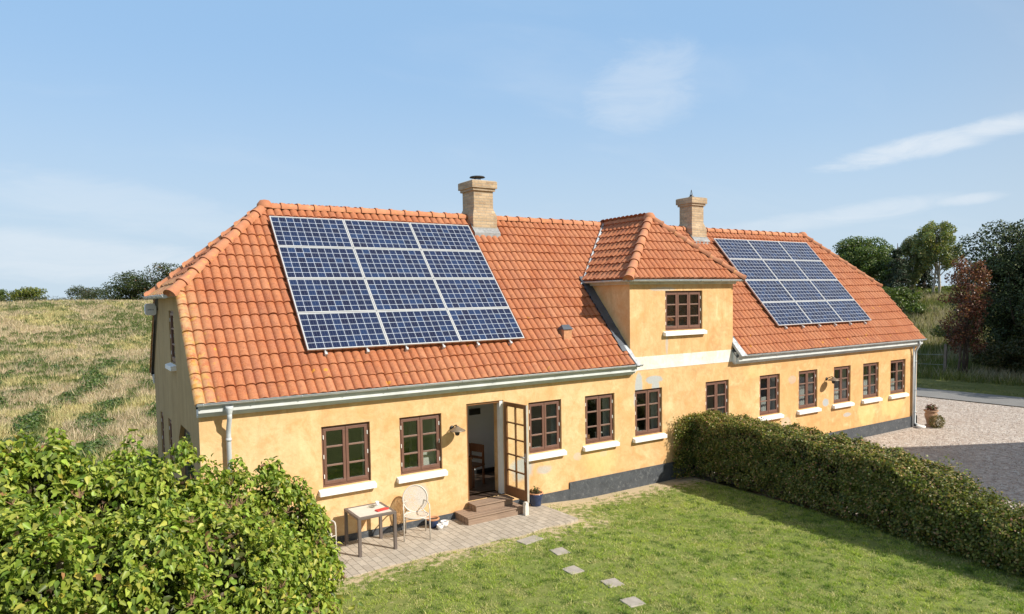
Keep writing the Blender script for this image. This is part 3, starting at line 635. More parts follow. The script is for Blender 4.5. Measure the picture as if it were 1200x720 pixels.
def ridge(mb, a, b, rad=.115, seg=.38, over=.04, lift=.0, side=None):
    """a run of overlapping half round ridge tiles from a (low) to b (high)"""
    a = Vector(a); b = Vector(b); d = b-a; n = max(1, round(d.length/seg)); d.normalize()
    s_ = d.cross(Vector((0, 0, 1))).normalized(); up = s_.cross(d).normalized(); st = (b-a).length/n
    for i in range(n):
        j = random.uniform(-.012, .012)
        rings = []
        for (t_, r_) in ((-over, rad+.022), (.06-over, rad+.020), (.065-over, rad+.004), (st, rad-.010)):
            c = a+d*(i*st+t_)+up*(lift+j*.4)
            rings.append([c+s_*(math.cos(q)*r_)+up*(math.sin(q)*r_*.95-.035) for q in np.linspace(-.2, math.pi+.2, 11)])
        vs = [v_ for r_ in rings for v_ in r_]; fs = [(q*11+k, q*11+k+1, (q+1)*11+k+1, (q+1)*11+k) for q in range(3) for k in range(10)]
        fs.append(tuple(range(11))); mb.add(vs, fs)
m = MB()
ridge(m, apL+Vector((.0, 0, .02)), apR+Vector((0, 0, .02)))
for h_ in ((hL-Vector((.12, .10, .10)), apL), (hLb-Vector((.12, -.10, .10)), apL), (hR-Vector((-.12, .10, .10)), apR), (hRb-Vector((-.12, -.10, .10)), apR)): ridge(m, h_[0]+Vector((0, 0, .04)), h_[1]+Vector((0, 0, .05)))
m.build('ridge_tiles', M['ridge'], roof, True)
m = MB(); ridge(m, Vector((AX, YR, AZ_+.02)), apD+Vector((0, 0, .02))); ridge(m, cL+Vector((-.03, -.03, .03)), apD+Vector((0, 0, .05))); ridge(m, cR+Vector((.03, -.03, .03)), apD+Vector((0, 0, .05)))
m.build('ridge_tiles', M['ridge'], droof, True)
m = MB(); m.lathe([(.0, .19), (.10, .17), (.16, .08), (.17, 0)], 14, tuple(apD-Vector((0, 0, .03)))); m.build('ridge_cap', M['ridge'], droof, True)
for a_ in (apL, apR): m = MB(); m.lathe([(.0, .19), (.10, .17), (.17, .08), (.18, 0)], 14, tuple(a_-Vector((0, 0, .03)))); m.build('ridge_cap', M['ridge'], roof, True)
# verge boards under the rake edge
for x in (.0, L-.03):
    for (s0, e0) in (((YE+.05, ZE-.02), (yh, ZH)), ((D-YE-.05, ZE-.02), (D-yh, ZH))):
        m = MB(); m.hexa([(x, s0[0], s0[1]-.06), (x+.03, s0[0], s0[1]-.06), (x, e0[0], e0[1]-.06), (x+.03, e0[0], e0[1]-.06), (x, s0[0], s0[1]+.03), (x+.03, s0[0], s0[1]+.03), (x, e0[0], e0[1]+.03), (x+.03, e0[0], e0[1]+.03)]); m.build('verge_board', M['black'], house)
# roof underside (keeps daylight out of the loft)
m = MB()
for y0_, z0_, y1_, z1_ in ((YE+.04, ZE-.05, YR, ZR-.06), (D-YE-.04, ZE-.05, YR, ZR-.06)):
    sgn = 1 if y0_ < YR else -1
    yk = y0_+(YR-y0_)*.52; zk = z0_+(z1_-z0_)*.52
    for xa, xb in ((.01, DX0+.05), (DX0+.05, DX1-.05), (DX1-.05, L-.01)) if sgn > 0 else ((.01, L-.01),):
        ys_ = .35 if (sgn > 0 and xa > 9 and xb < 14) else y0_; zs_ = z0_+(ys_-y0_)/(YR-y0_)*(z1_-z0_) if sgn > 0 else z0_
        m.poly([(xa, ys_, zs_), (xb, ys_, zs_), (xb, yk, zk), (xa, yk, zk)])
    m.poly([(.02, yk, zk-.01), (L-.02, yk, zk-.01), (L-HX-.05, y1_, z1_), (HX+.05, y1_, z1_)])
m.poly([(.02, yh, ZH-.08), (.02, D-yh, ZH-.08), (HX, YR, ZR-.08)]); m.poly([(L-.02, yh, ZH-.08), (L-.02, D-yh, ZH-.08), (L-HX, YR, ZR-.08)])
m.build('roof_underlay', M['room_dark'], house)

# eaves: stepped cornice board and half round gutter
def eave(mb, x0, x1, y0=0., z=2.93, s=1):
    for (ya, yb, za, zb) in ((-.06, .01, -.075, -.035), (-.14, .01, -.035, .015), (-.195, .01, .015, .14)):
        mb.box(x0, x1, min(y0+s*ya, y0+s*yb), max(y0+s*ya, y0+s*yb), z+za, z+zb)
for q0, q1 in ((.03, DX0+.05), (DX1+.02, L-.02)): m = MB(); eave(m, q0, q1); m.build('cornice', M['board'], house, bevel=.004)
m = MB(); eave(m, .03, L-.03, D, 2.93, -1); m.build('rear_cornice', M['board'], house)
def gutter(mb, a, b, rad=.048, drop=.0):
    a = Vector(a); b = Vector(b); d = (b-a).normalized(); s_ = d.cross(Vector((0, 0, 1))); n = max(2, int((b-a).length/1.0))
    for k in range(2):
        r_ = rad-.004*k; rings = []
        for p in (a, b): rings.append([p+s_*math.cos(q)*r_-Vector((0, 0, 1))*math.sin(q)*r_ for q in np.linspace(0, math.pi, 9)])
        vs = rings[0]+rings[1]; fs = [(i, i+1, 9+i+1, 9+i) for i in range(8)]; mb.add(vs, fs)
    for p in (a, b): mb.poly([p+s_*math.cos(q)*rad-Vector((0, 0, 1))*math.sin(q)*rad for q in np.linspace(0, math.pi, 9)])
    mb.tube([a+s_*rad, b+s_*rad], .008, 6); mb.tube([a-s_*rad, b-s_*rad], .006, 6)
    L_ = (b-a).length; k = int(L_/.8)
    for i in range(k+1):
        p = a+d*(.1+(L_-.2)*i/max(k, 1)); mb.tube([p+s_*math.cos(q)*(rad+.006)-Vector((0, 0, 1))*math.sin(q)*(rad+.006) for q in np.linspace(-.1, math.pi, 8)], .006, 4)
m = MB(); gutter(m, (.0, -.25, 3.115), (10.22, -.25, 3.115)); g1 = m.build('gutter', M['zinc'], house, True)
m = MB(); gutter(m, (DX1+.01, -.25, 3.115), (L+.06, -.25, 3.115)); m.build('gutter', M['zinc'], house, True)
m = MB(); gutter(m, (EX0+.0, EY-.03, EZ-.03), (EX1, EY-.03, EZ-.03), .045); gutter(m, (EX0-.03, EY, EZ-.03), (EX0-.03, 1.62, EZ-.03), .045); gutter(m, (EX1+.03, EY, EZ-.03), (EX1+.03, 1.62, EZ-.03), .045)
m.build('dormer_gutter', M['zinc'], house, True)
m = MB(); gutter(m, (-.20, yh-.05, ZH-.10), (-.20, D-yh+.05, ZH-.10), .06); m.build('gable_gutter', M['zinc'], house, True)
m = MB(); m.box(DX0-.07, DX1+.06, -.07, .25, 5.10, 5.175); m.box(DX0-.07, DX0+.1, .25, 1.5, 5.10, 5.175); m.box(DX1-.1, DX1+.06, .25, 1.5, 5.10, 5.175)
m.box(DX0-.14, DX1+.12, -.13, .25, 5.175, 5.215); m.box(DX0-.14, DX0+.1, .25, 1.6, 5.175, 5.215); m.box(DX1-.1, DX1+.12, .25, 1.6, 5.175, 5.215)
m.build('dormer_eave_board', M['cream'], house, bevel=.004)
m = MB(); m.box(-.16, X0+.02, yh+.0, D-yh, ZH-.14, ZH-.08); m.build('gable_eave_board', M['board'], house)
# dormer side flashings on the main slope
def on_roof(x, y, up=.0): p = Vector((x, y, ZE+(y-YE)/(YR-YE)*(ZR-ZE))); return p+sn*up
m = MB(); vs = []
def strip(mb, pa, pb, n=18, wob=.012, side=None):
    for i in range(n):
        def row(t_, w_): return [a_.lerp(b_, t_)+sn*(w_+.035) for a_, b_ in (pa, pb)]
        w0 = random.uniform(0, wob)
        a0, a1 = row(i/n, .045+w0); b0, b1 = row((i+1)/n+.02, .047+w0); mb.poly([a0, a1, b1, b0]); mb.poly([a0-sn*.05, a1-sn*.05, a1, a0]); mb.poly([a0, b0, b0-sn*.05, a0-sn*.05])
strip(m, (on_roof(DX0-.26, .05), on_roof(DX0-.26, 1.70)), (on_roof(DX0+.02, .05), on_roof(DX0+.02, 1.70)))
m.build('side_flashing', M['lead'], house); m = MB()
strip(m, (on_roof(DX1-.02, .05), on_roof(DX1-.02, 1.70)), (on_roof(DX1+.2, .05), on_roof(DX1+.2, 1.70)))
m.build('side_flashing', M['lead'], house)
m = MB()
strip(m, (on_roof(EX0-.17, 1.55), on_roof(AX-.16, YR-.05)), (on_roof(EX0+.04, 1.62), on_roof(AX+.02, YR-.02)), 22, .03)
m.build('valley_flashing', M['lead_pale'], house); m = MB()
strip(m, (on_roof(EX1-.04, 1.62), on_roof(AX-.02, YR-.02)), (on_roof(EX1+.12, 1.55), on_roof(AX+.16, YR-.05)), 22, .03)
m.build('valley_flashing', M['lead_pale'], house)
m = MB(); pa = on_roof(DX0+.02, YE-.05, .09); pb = on_roof(DX0+.02, .16, .09); pc = on_roof(DX0-.13, .16, .09); pd = on_roof(DX0-.06, YE-.05, .09)
m.add([pd, pa, pb, pc, pd-sn*.07, pa-sn*.07, pb-sn*.07, pc-sn*.07], [(0, 1, 2, 3), (4, 7, 6, 5), (0, 4, 5, 1), (1, 5, 6, 2), (2, 6, 7, 3), (3, 7, 4, 0)])
m.build('eave_end_flashing', M['lead_pale'], house); m = MB(); pa = on_roof(DX1-.02, YE-.05, .09); pb = on_roof(DX1-.02, .16, .09); pc = on_roof(DX1+.16, .16, .09); pd = on_roof(DX1+.22, YE-.05, .09)
m.add([pd, pa, pb, pc, pd-sn*.07, pa-sn*.07, pb-sn*.07, pc-sn*.07], [(0, 1, 2, 3), (4, 7, 6, 5), (0, 4, 5, 1), (1, 5, 6, 2), (2, 6, 7, 3), (3, 7, 4, 0)])
m.build('eave_end_flashing', M['lead_pale'], house)
m = MB(); m.box(DX1-.02, DX1+.05, -.13, .0, 2.9, 3.2); m.build('eave_end_board', M['board'], house)
# downpipes
m = MB(); x = .52; m.lathe([(.055, 3.02), (.07, 3.04), (.065, 2.99), (.045, 2.9)], 12, (x, -.235, 0)); m.tube([(x, -.235, 2.95), (x, -.23, 2.82), (x, -.10, 2.62), (x, -.085, 2.5), (x, -.085, .2)], .042, 12)
for z in (2.4, 1.3, .5): m.tube([(x, -.085, z), (x, -.085, z+.05)], .05, 12)
m.build('downpipe', M['zinc'], house, True)
m = MB(); x = 23.42; m.tube([(x, -.07, 2.86), (x, -.07, 0.02)], .03, 8); m.tube([(x+.05, -.235, 3.04), (x+.08, -.235, 2.95), (x+.05, -.12, 2.7), (x+.09, -.09, 2.55), (x+.09, -.09, .12), (x+.12, -.22, .05)], .036, 10)
for z in (2.3, 1.3, .5): m.tube([(x+.09, -.09, z), (x+.09, -.09, z+.05)], .045, 10)
m.build('downpipe', M['zinc'], house, True)

# chimneys
def chimney(x0, x1, y0, y1, zb, zs, zt, cap, kind, flare=.035):
    m = MB()
    def ring(x0, x1, y0, y1, z): return [(x0, y0, z), (x1, y0, z), (x1, y1, z), (x0, y1, z)]
    def stack(levels):
        vs = []; fs = []
        for g, z in levels: vs += ring(x0-g, x1+g, y0-g, y1+g, z)
        for i in range(len(levels)-1):
            for k in range(4): fs.append((i*4+k, i*4+(k+1) % 4, (i+1)*4+(k+1) % 4, (i+1)*4+k))
        fs.append(tuple(len(vs)-4+k for k in range(4))); m.add(vs, fs)
    stack([(flare+.02, zb), (flare+.02, zs-.06), (.0, zs+.14), (0, zt-.27), (.045, zt-.27), (.045, zt-.20), (.085, zt-.20), (.085, zt-.02), (.05, zt)])
    o = m.build('chimney', M['brick'], house, bevel=.008)
    c = ((x0+x1)/2, (y0+y1)/2, zt)
    q = MB()
    if kind == 'cowl':
        q.lathe([(.11, -.01), (.11, .05), (.08, .06)], 14, c)
        for k in range(4): a_ = k*math.pi/2+.5; q.tube([(c[0]+.09*math.cos(a_), c[1]+.09*math.sin(a_), zt+.03), (c[0]+.09*math.cos(a_), c[1]+.09*math.sin(a_), zt+.13)], .008, 5)
        q.lathe([(.21, .12), (.19, .145), (.05, .165), (0, .168)], 18, c)
    else:
        q.lathe([(.12, -.01), (.12, .04), (.06, .07), (.045, .12)], 12, c)
        for k in range(3): a_ = k*2.1; q.tube([(c[0]+.06*math.cos(a_), c[1]+.06*math.sin(a_), zt+.05), (c[0], c[1], zt+.28)], .008, 5)
    q.build('chimney_cowl', M['black'], o)
    # lead apron, following the roof on both sides of the ridge
    q = MB(); g = flare+.045; zz = lambda y: ZE+((y if y < YR else 2*YR-y)-YE)/(YR-YE)*(ZR-ZE)
    ya = y0-g-.10
    pts = [(x0-g, ya), (x1+g, ya), (x1+g, y0+.05), (x0-g, y0+.05)]
    q.poly([(a_, b_, zz(b_)+.13) for a_, b_ in pts])
    q.poly([(x0-g, ya, zz(ya)+.13), (x1+g, ya, zz(ya)+.13), (x1+g, ya, zz(ya)), (x0-g, ya, zz(ya))])
    q.box(x0-g, x1+g, y0-g, y0-g+.02, zz(y0-g)-.05, zz(y0-g)+.15)
    q.build('chimney_flashing', M['zinc_dull'], o)
    return o
chimney(7.31, 7.90, 2.90, 3.50, 6.4, 7.04, 7.90, True, 'cowl', .05)
chimney(15.47, 16.02, 2.93, 3.47, 6.4, 7.02, 7.98, True, 'spike', .05)
# small brick vent standing on the slope
m = MB(); p = on_roof(8.38, .42); m.box(8.26, 8.50, .36, .56, p.z-.12, p.z+.22); v_ = m.build('roof_vent', M['terracotta'], house, bevel=.006)
m = MB(); m.add([(8.23, .33, p.z+.22), (8.53, .33, p.z+.22), (8.53, .60, p.z+.22), (8.23, .60, p.z+.22), (8.27, .465, p.z+.33), (8.49, .465, p.z+.33)], [(0, 3, 2, 1), (0, 1, 5, 4), (3, 4, 5, 2), (0, 4, 3), (1, 2, 5)])
m.build('vent_cap', M['lead'], v_)
# door leaf, hinged on the right and standing open
dl = Matrix.Translation((6.285, -.03, 0)) @ Matrix.Rotation(math.radians(-86), 4, 'Z')   # local x along the leaf
m = MB(); wd = .80; z0_, z1_ = .47, 2.54; st_ = .095
def lb(a, b, c, d, e, g, mi=0, mm=None): (mm or m).mi = mi; (mm or m).box(a, b, c, d, e, g, dl)
lb(0, st_, -.022, .022, z0_, z1_); lb(wd-st_, wd, -.022, .022, z0_, z1_); lb(st_, wd-st_, -.022, .022, z1_-.09, z1_); lb(st_, wd-st_, -.022, .022, z0_, z0_+.22)
lb(wd/2-.018, wd/2+.018, -.018, .018, z0_+.22, z1_-.09)
for k in range(1, 5): zc_ = z0_+.22+(z1_-z0_-.31)*k/5; lb(st_, wd-st_, -.0175, .0175, zc_-.016, zc_+.016)
lb(wd, wd+.012, -.026, .026, z0_-.02, z1_, 1)
door = m.build('door', [M['doorbrown'], M['doorstrip']], house, bevel=.003)
m = MB(); lb(st_-.005, wd-st_+.005, -.003, .003, z0_+.21, z1_-.085, mm=m); m.build('pane', M['doorglass'], door)
m = MB(); m.tube([dl @ Vector((wd-.05, -.02, 1.42)), dl @ Vector((wd-.05, -.07, 1.42)), dl @ Vector((wd-.15, -.07, 1.42))], .010, 8); m.box(wd-.065, wd-.035, -.026, -.022, 1.32, 1.5, dl); m.build('handle', M['alu'], door)
m = MB(); m.box(6.31, 6.40, -.76, -.67, .15, .43); o = m.build('door_stop_post', M['whiteband'], None, bevel=.006); tag(o, 'short white block on the paving beneath the open door edge', 'post')
# steps
st = thing('doorstep', 'two weathered wooden steps below the open terrace door', 'steps', (5.7, -.3, .15))
m = MB(); m.box(-.70, .66, -.30, .27, -.01, .135); m.build('lower_riser', M['step'], st, bevel=.004)
m = MB()
for k in range(4): m.box(-.72, .68, -.32+k*.15, -.32+k*.15+.143, .135, .162)
m.build('lower_tread', M['step'], st, bevel=.004)
m = MB(); m.box(-.37, .55, -.06, .262, .163, .285); m.build('upper_riser', M['step'], st, bevel=.004)
m = MB()
for k in range(3): m.box(-.40, .58, -.085+k*.118, -.085+k*.118+.112, .285, .31)
m.build('upper_tread', M['step'], st, bevel=.004)

# ------------------------------------------------------------------ solar panels
PW, PH = 1.655, .928; GAP = .012
def make_panel():
    r = thing('solar_panel', '', 'solar panel', group='solar panels mounted on the tiled roof')
    m = MB(); w = .024
    m.box(0, PW, 0, w, -.02, .018); m.box(0, PW, PH-w, PH, -.02, .018); m.box(0, w, w, PH-w, -.02, .018); m.box(PW-w, PW, w, PH-w, -.02, .018); m.box(w, PW-w, w, PH-w, -.018, .0)
    m.build('frame', M['alu'], r)
    v = np.array([(w, w, .008), (PW-w, w, .008), (PW-w, PH-w, .008), (w, PH-w, .008)]); uv = np.array([(0, 0), (10, 0), (10, 6), (0, 6.)])
    np_mesh('cell_sheet', v, np.array([[0, 1, 2, 3]]), 4, M['cell'], r, uv=uv); return r
proto = make_panel(); first = True
Rroof = Matrix((ux, sv, sn)).transposed().to_4x4()
rown = ['top row', 'second row', 'third row', 'bottom row']; coln = ['left', 'middle', 'right']
for arr, (ax_, as_) in enumerate(((2.07, .50), (16.27, .56))):
    for r_ in range(4):
        for c_ in range(3):
            if first: o = proto; first = False
            else:
                o = proto.copy(); S.collection.objects.link(o)
                for ch in proto.children: q = ch.copy(); S.collection.objects.link(q); q.parent = o
            base = Vector((ax_+c_*(PW+GAP), YR, ZR+.03))-sv*(as_+r_*(PH+GAP)+PH)+sn*.125
            o.matrix_world = Matrix.Translation(base) @ Rroof
            o['label'] = f"blue solar panel, {rown[r_]}, {coln[c_]} column, {'larger array left' if arr == 0 else 'smaller array right'} of the dormer"
    m = MB()
    for k in range(6):
        x = ax_+.35+k*(3*PW-.7)/5; a = Vector((x, YR, ZR+.03))-sv*(as_-.05)+sn*.075; b = Vector((x, YR, ZR+.03))-sv*(as_+4*(PH+GAP)+.05)+sn*.075; m.tube([a, b], .022, 6)
        m.box(-.025, .025, -.04, .02, -.075, .03, Matrix.Translation(b) @ Rroof)
    m.build('mounting_rail', M['alu'], roof)

# ------------------------------------------------------------------ wall lamps
def wall_lamp(x, z, lab):
    r = thing('wall_lamp', lab, 'lamp', (x, 0, z), group='lamps on the facade')
    m = MB(); m.lathe([(.0, .02), (.05, .02), (.05, -.0), (.0, -.0)], 12, (0, 0, 0))
    m.v = [(v[0], -v[2], v[1]) for v in m.v]; m.tube([(0, -.01, 0), (0, -.10, .05), (0, -.2, .09), (0, -.24, .06)], .012, 8); m.build('bracket', M['black'], r, True)
    m = MB(); m.lathe([(.035, .07), (.05, .05), (.10, .02), (.165, -.015), (.175, -.03), (.165, -.03), (.09, .005), (.03, .03)], 20, (0, -.24, 0)); m.build('lamp_shade', M['lampshade'], r, True)
    m = MB(); m.lathe([(.05, .01), (.055, -.06), (.04, -.12), (.0, -.135)], 12, (0, -.24, 0)); m.build('bulb', M['black'], r, True)
M['lampshade'] = simple('bronze_metal', (.24, .19, .14), .4, .2, 15, .3)
wall_lamp(4.98, 2.10, 'bronze wall lamp between the second window and the open door')
wall_lamp(18.33, 2.10, 'bronze wall lamp between two windows at the far right of the facade')
# satellite antenna
r = thing('satellite_antenna', 'pale flat satellite antenna under the gable gutter', 'antenna', (-.10, 5.05, 4.70)); r.scale = (.66, .66, .66)
m = MB(); pts = []
for k in range(20):
    a = 2*math.pi*k/20; pts.append((.19*math.copysign(abs(math.cos(a))**.45, math.cos(a)), .21*math.copysign(abs(math.sin(a))**.45, math.sin(a))))
Rd = Matrix.Rotation(math.radians(16), 4, 'Z')
vs = [Rd @ Vector((a, -.03, b)) for a, b in pts]+[Rd @ Vector((a*.96, .05, b*.96)) for a, b in pts]; fs = [tuple(range(20)), tuple(range(39, 19, -1))]+[(k, 20+k, 20+(k+1) % 20, (k+1) % 20) for k in range(20)]
m.add(vs, fs); m.build('dish', M['dish'], r, bevel=.006)
m = MB(); 
for k in range(5): m.box(-.10+k*.042, -.075+k*.042, -.033, -.0305, -.035+(k % 2)*.008, .005+(k % 3)*.006, Rd)
m.build('logo', M['brushed_grey'], r)
m = MB(); m.tube([(.05, .05, 0), (.2, .08, 0), (.335, .08, 0)], .018, 8); m.tube([(.33, .08, -.08), (.33, .08, .08)], .02, 8); m.build('bracket', M['black'], r)

# ------------------------------------------------------------------ terrace furniture
t = thing('side_table', 'small taupe framed table with pale stone top against the ochre wall', 'table', (2.88, -.60, .15))
m = MB(); w, d, h = .375, .38, .72
for sx in (-1, 1):
    for sy in (-1, 1):
        q = MB(); q.box(sx*w-.028*(sx > 0)*2, sx*w+.028*(sx < 0)*2, sy*d-.028*(sy > 0)*2, sy*d+.028*(sy < 0)*2, 0, h-.045); q.build('leg', M['taupe'], t, bevel=.003)
m.box(-w, w, -d, -d+.056, h-.045, h); m.box(-w, w, d-.056, d, h-.045, h); m.box(-w, -w+.056, -d+.056, d-.056, h-.045, h); m.box(w-.056, w, -d+.056, d-.056, h-.045, h); m.build('frame', M['taupe'], t, bevel=.003)
m = MB(); m.box(-w+.057, w-.057, -d+.057, d-.057, h-.03, h-.004); m.build('table_top', M['tabletop'], t)
ht = .15+h-.004
m = MB(); m.box(-.12, .12, -.055, .055, 0, .022); m.box(-.05, .13, -.06, -.03, .022, .03); o = m.build('purse', M['red'], bevel=.008); o.location = (3.06, -.74, ht+.001); o.rotation_euler = (0, 0, .2); tag(o, 'red flat purse lying on the small terrace table', 'purse')
m = MB(); m.lathe([(0, .004), (.05, .004), (.065, .03), (.07, .03), (.055, 0), (0, 0)], 18); o = m.build('ashtray', M['glass'], None, True); o.location = (2.98, -.46, ht+.001); tag(o, 'small round glass ashtray on the terrace table', 'ashtray')
m = MB(); m.lathe([(0, .004), (.026, .004), (.032, .085), (.036, .085), (.03, 0), (0, 0)], 16); o = m.build('cup', M['porcelain'], None, True); o.location = (3.10, -.42, ht+.001); tag(o, 'white cup at the back of the terrace table', 'cup')
M['mesh'] = None
def mesh_mat():
    t = NT('perforated_metal'); P = t.tc.outputs['Object']
    n = t.node('ShaderNodeTexVoronoi', {'Vector': P, 'Scale': 62.}, feature='F1').outputs['Distance']
    hole = t.math('LESS_THAN', n, .42); t.fin((.60, .55, .49), .45)
    tr = t.node('ShaderNodeBsdfTransparent'); ms = t.node('ShaderNodeMixShader', {0: t.math('MULTIPLY', hole, .85), 1: t.b.outputs[0], 2: tr.outputs[0]})
    t.t.links.new(ms.outputs[0], t.out.inputs['Surface']); return t.m
M['mesh'] = mesh_mat()
def chair(x, y, rz, lab):
    r = thing('garden_chair', lab, 'chair', (x, y, .15), rz, 'white metal garden chairs on the terrace')    # faces local -y
    R_ = .013
    for sx in (-1, 1):
        q = MB(); q.tube([(sx*.25, -.22, 0), (sx*.25, -.21, .60), (sx*.25, -.19, .655), (sx*.25, -.12, .67), (sx*.235, .14, .66), (sx*.16, .24, .66)], R_, 8); q.build('front_leg_and_armrest', M['chairmetal'], r, True)
        q = MB(); q.tube([(sx*.20, .30, 0), (sx*.20, .20, .43), (sx*.12, .215, .50)], R_, 8); q.build('rear_leg', M['chairmetal'], r, True)
    q = MB(); ring = [(.24*math.cos(a), -.02-.245*math.sin(a)*(1 if math.sin(a) > 0 else .9), .445) for a in np.linspace(0, 2*math.pi, 25)]; q.tube(ring, R_, 8, cap=False)
    q.tube([(-.25, -.21, .42), (.25, -.21, .42)], .01, 6); q.build('seat_frame', M['chairmetal'], r, True)
    q = MB(); vs = [(0, -.02, .438)]+[(.235*math.cos(a), -.02-.24*math.sin(a)*(1 if math.sin(a) > 0 else .9), .447) for a in np.linspace(0, 2*math.pi, 25)[:-1]]; q.add(vs, [(0, k+1, (k+1) % 24+1) for k in range(24)]); q.build('seat', M['mesh'], r)
    cz = .70; q = MB(); c = lambda a, k=1: (.245*k*math.cos(a), .235+(.255*k*math.sin(a))*.22, cz+.255*k*math.sin(a))
    q.tube([c(a) for a in np.linspace(0, 2*math.pi, 29)], R_, 8, cap=False); q.build('back_frame', M['chairmetal'], r, True)
    q = MB(); vs = [(0, .225, cz)]+[c(a, .97) for a in np.linspace(0, 2*math.pi, 29)[:-1]]; q.add(vs, [(0, k+1, (k+1) % 28+1) for k in range(28)]); q.build('backrest', M['mesh'], r)
    return r
chair(3.84, -.58, -.38, 'white metal garden chair with round mesh back, right of the small table')
chair(1.86, -.62, .25, 'white metal garden chair half hidden behind the leafy bush')
def pot(x, y, z, prof, mat_, lab, soil=None, extra=None):
    r = thing('flower_pot', lab, 'flower pot', (x, y, z)); m = MB(); m.lathe(prof, 22); m.build('pot', mat_, r, True)
    if soil: m = MB(); m.lathe([(soil[0], soil[1]), (0, soil[1]+.01)], 16); m.build('soil', M['soil'], r, True)
    return r
P1 = [(0, .0), (.09, 0), (.12, .05), (.145, .16), (.16, .22), (.165, .25), (.145, .25), (.13, .2)]
def rim(r, R_, z, mt): m = MB(); m.lathe([(R_, z-.02), (R_+.012, z), (R_, z+.018), (R_-.022, z+.012), (R_-.03, z-.03)], 20); m.build('rim', mt, r, True)
r = pot(4.36, -.26, .15, [(a*.78, b*.75) for a, b in P1], M['bluepot'], 'dark blue pot with terracotta rim behind the garden chair', (.105, .165)); rim(r, .128, .185, M['terracotta'])
r = pot(4.42, -.46, .15, [(0, 0), (.045, 0), (.065, .05), (.07, .1), (.06, .1), (.05, .06)], M['porcelain'], 'small white pot, left one of the pair by the wall', (.055, .075))
r = pot(4.57, -.36, .15, [(0, 0), (.05, 0), (.08, .05), (.085, .12), (.075, .12), (.06, .08)], M['porcelain'], 'small white pot beside the wooden steps, right one of the pair', (.065, .09))
bp = pot(6.93, -.26, .11, [(a*1.05, b*1.3) for a, b in P1], M['bluepot'], 'dark blue glazed pot with dry plants beside the open door', (.145, .28)); rim(bp, .165, .325, M['terracotta'])
# interior chair and table seen through the door
ic = thing('dining_chair', 'brown wooden dining chair standing inside the open doorway', 'chair', (6.10, 1.15, .46), -1.2)
for sx in (-1, 1):
    m = MB(); m.box(sx*.19-.02, sx*.19+.02, -.21, -.17, 0, .44); m.build('leg', M['interior_wood'], ic); m = MB(); m.box(sx*.19-.02, sx*.19+.02, .17, .21, 0, .92); m.build('leg', M['interior_wood'], ic)
m = MB(); m.box(-.22, .22, -.22, .22, .44, .475); m.build('seat', M['interior_wood'], ic, bevel=.005)
m = MB(); m.box(-.17, .17, .175, .2, .74, .93); m.box(-.17, .17, .175, .2, .58, .64); m.build('backrest', M['interior_wood'], ic)
it = thing('dining_table', 'dark wooden table partly visible inside the left side of the doorway', 'table', (5.45, 1.15, .46))
m = MB(); m.box(-.45, .45, -.4, .4, .70, .74); m.build('table_top', M['interior_wood'], it, bevel=.004)
for sx in (-1, 1):
    for sy in (-1, 1): m = MB(); m.box(sx*.40-.03, sx*.40+.03, sy*.35-.03, sy*.35+.03, 0, .70); m.build('leg', M['interior_wood'], it)
# things standing inside the windows
def on_window(x, z, prof, mt, lab, cat, name, y=.24): m = MB(); m.lathe(prof, 14); o = m.build(name, mt, None, True); o.location = (x, y, z); tag(o, lab, cat)
zi = WZ0+.031
on_window(9.20, zi, [(0, 0), (.07, 0), (.09, .16), (.1, .16), (.1, .18), (0, .17)], M['porcelain'], 'white pot on the window ledge behind the fourth window', 'pot', 'window_pot')
m = MB(); m.box(-.14, .14, -.01, .01, 0, .33); o = m.build('paper_sheet', M['white']); o.location = (4.52, .21, zi); o.rotation_euler = (-.12, 0, .1); tag(o, 'white board leaning inside the window left of the door', 'board')
m = MB(); m.box(-.13, .13, -.05, .05, 0, .10); m.box(-.09, .12, -.045, .045, .10, .15); o = m.build('book_stack', M['terracotta'], bevel=.003); o.location = (8.78, .26, zi); tag(o, 'reddish stack of books on the ledge behind the fourth window', 'books')
m = MB(); m.box(-.15, .12, -.05, .05, 0, .06); m.box(-.11, .12, -.045, .045, .06, .11); m.box(-.12, .09, -.045, .045, .11, .15); o = m.build('book_stack', M['tabletop'], bevel=.003); o.location = (10.42, .26, zi); tag(o, 'pale stack of books on the ledge behind the fifth window', 'books')

# white downpipe foot, urn and round bush at the far corner
o = MB(); o.lathe([(0, 0), (.15, 0), (.16, .07), (.12, .09), (0, .085)], 18); o = o.build('drain_cover', M['sill'], None, True); o.location = (23.52, -.30, -.025); tag(o, 'round white drain at the foot of the right corner downpipe', 'drain')
urn = thing('garden_urn', 'weathered terracotta urn with a reddish plant at the far house corner', 'urn', (24.05, -.38, -.03))
m = MB(); m.lathe([(0, 0), (.19, 0), (.20, .05), (.13, .10), (.15, .2), (.20, .38), (.21, .46), (.17, .52), (.23, .56), (.24, .60), (.20, .60), (.18, .54)], 24); m.build('vase', M['stonepot'], urn, True)
m = MB(); m.lathe([(.19, .56), (0, .58)], 16); m.build('soil', M['soil'], urn, True)

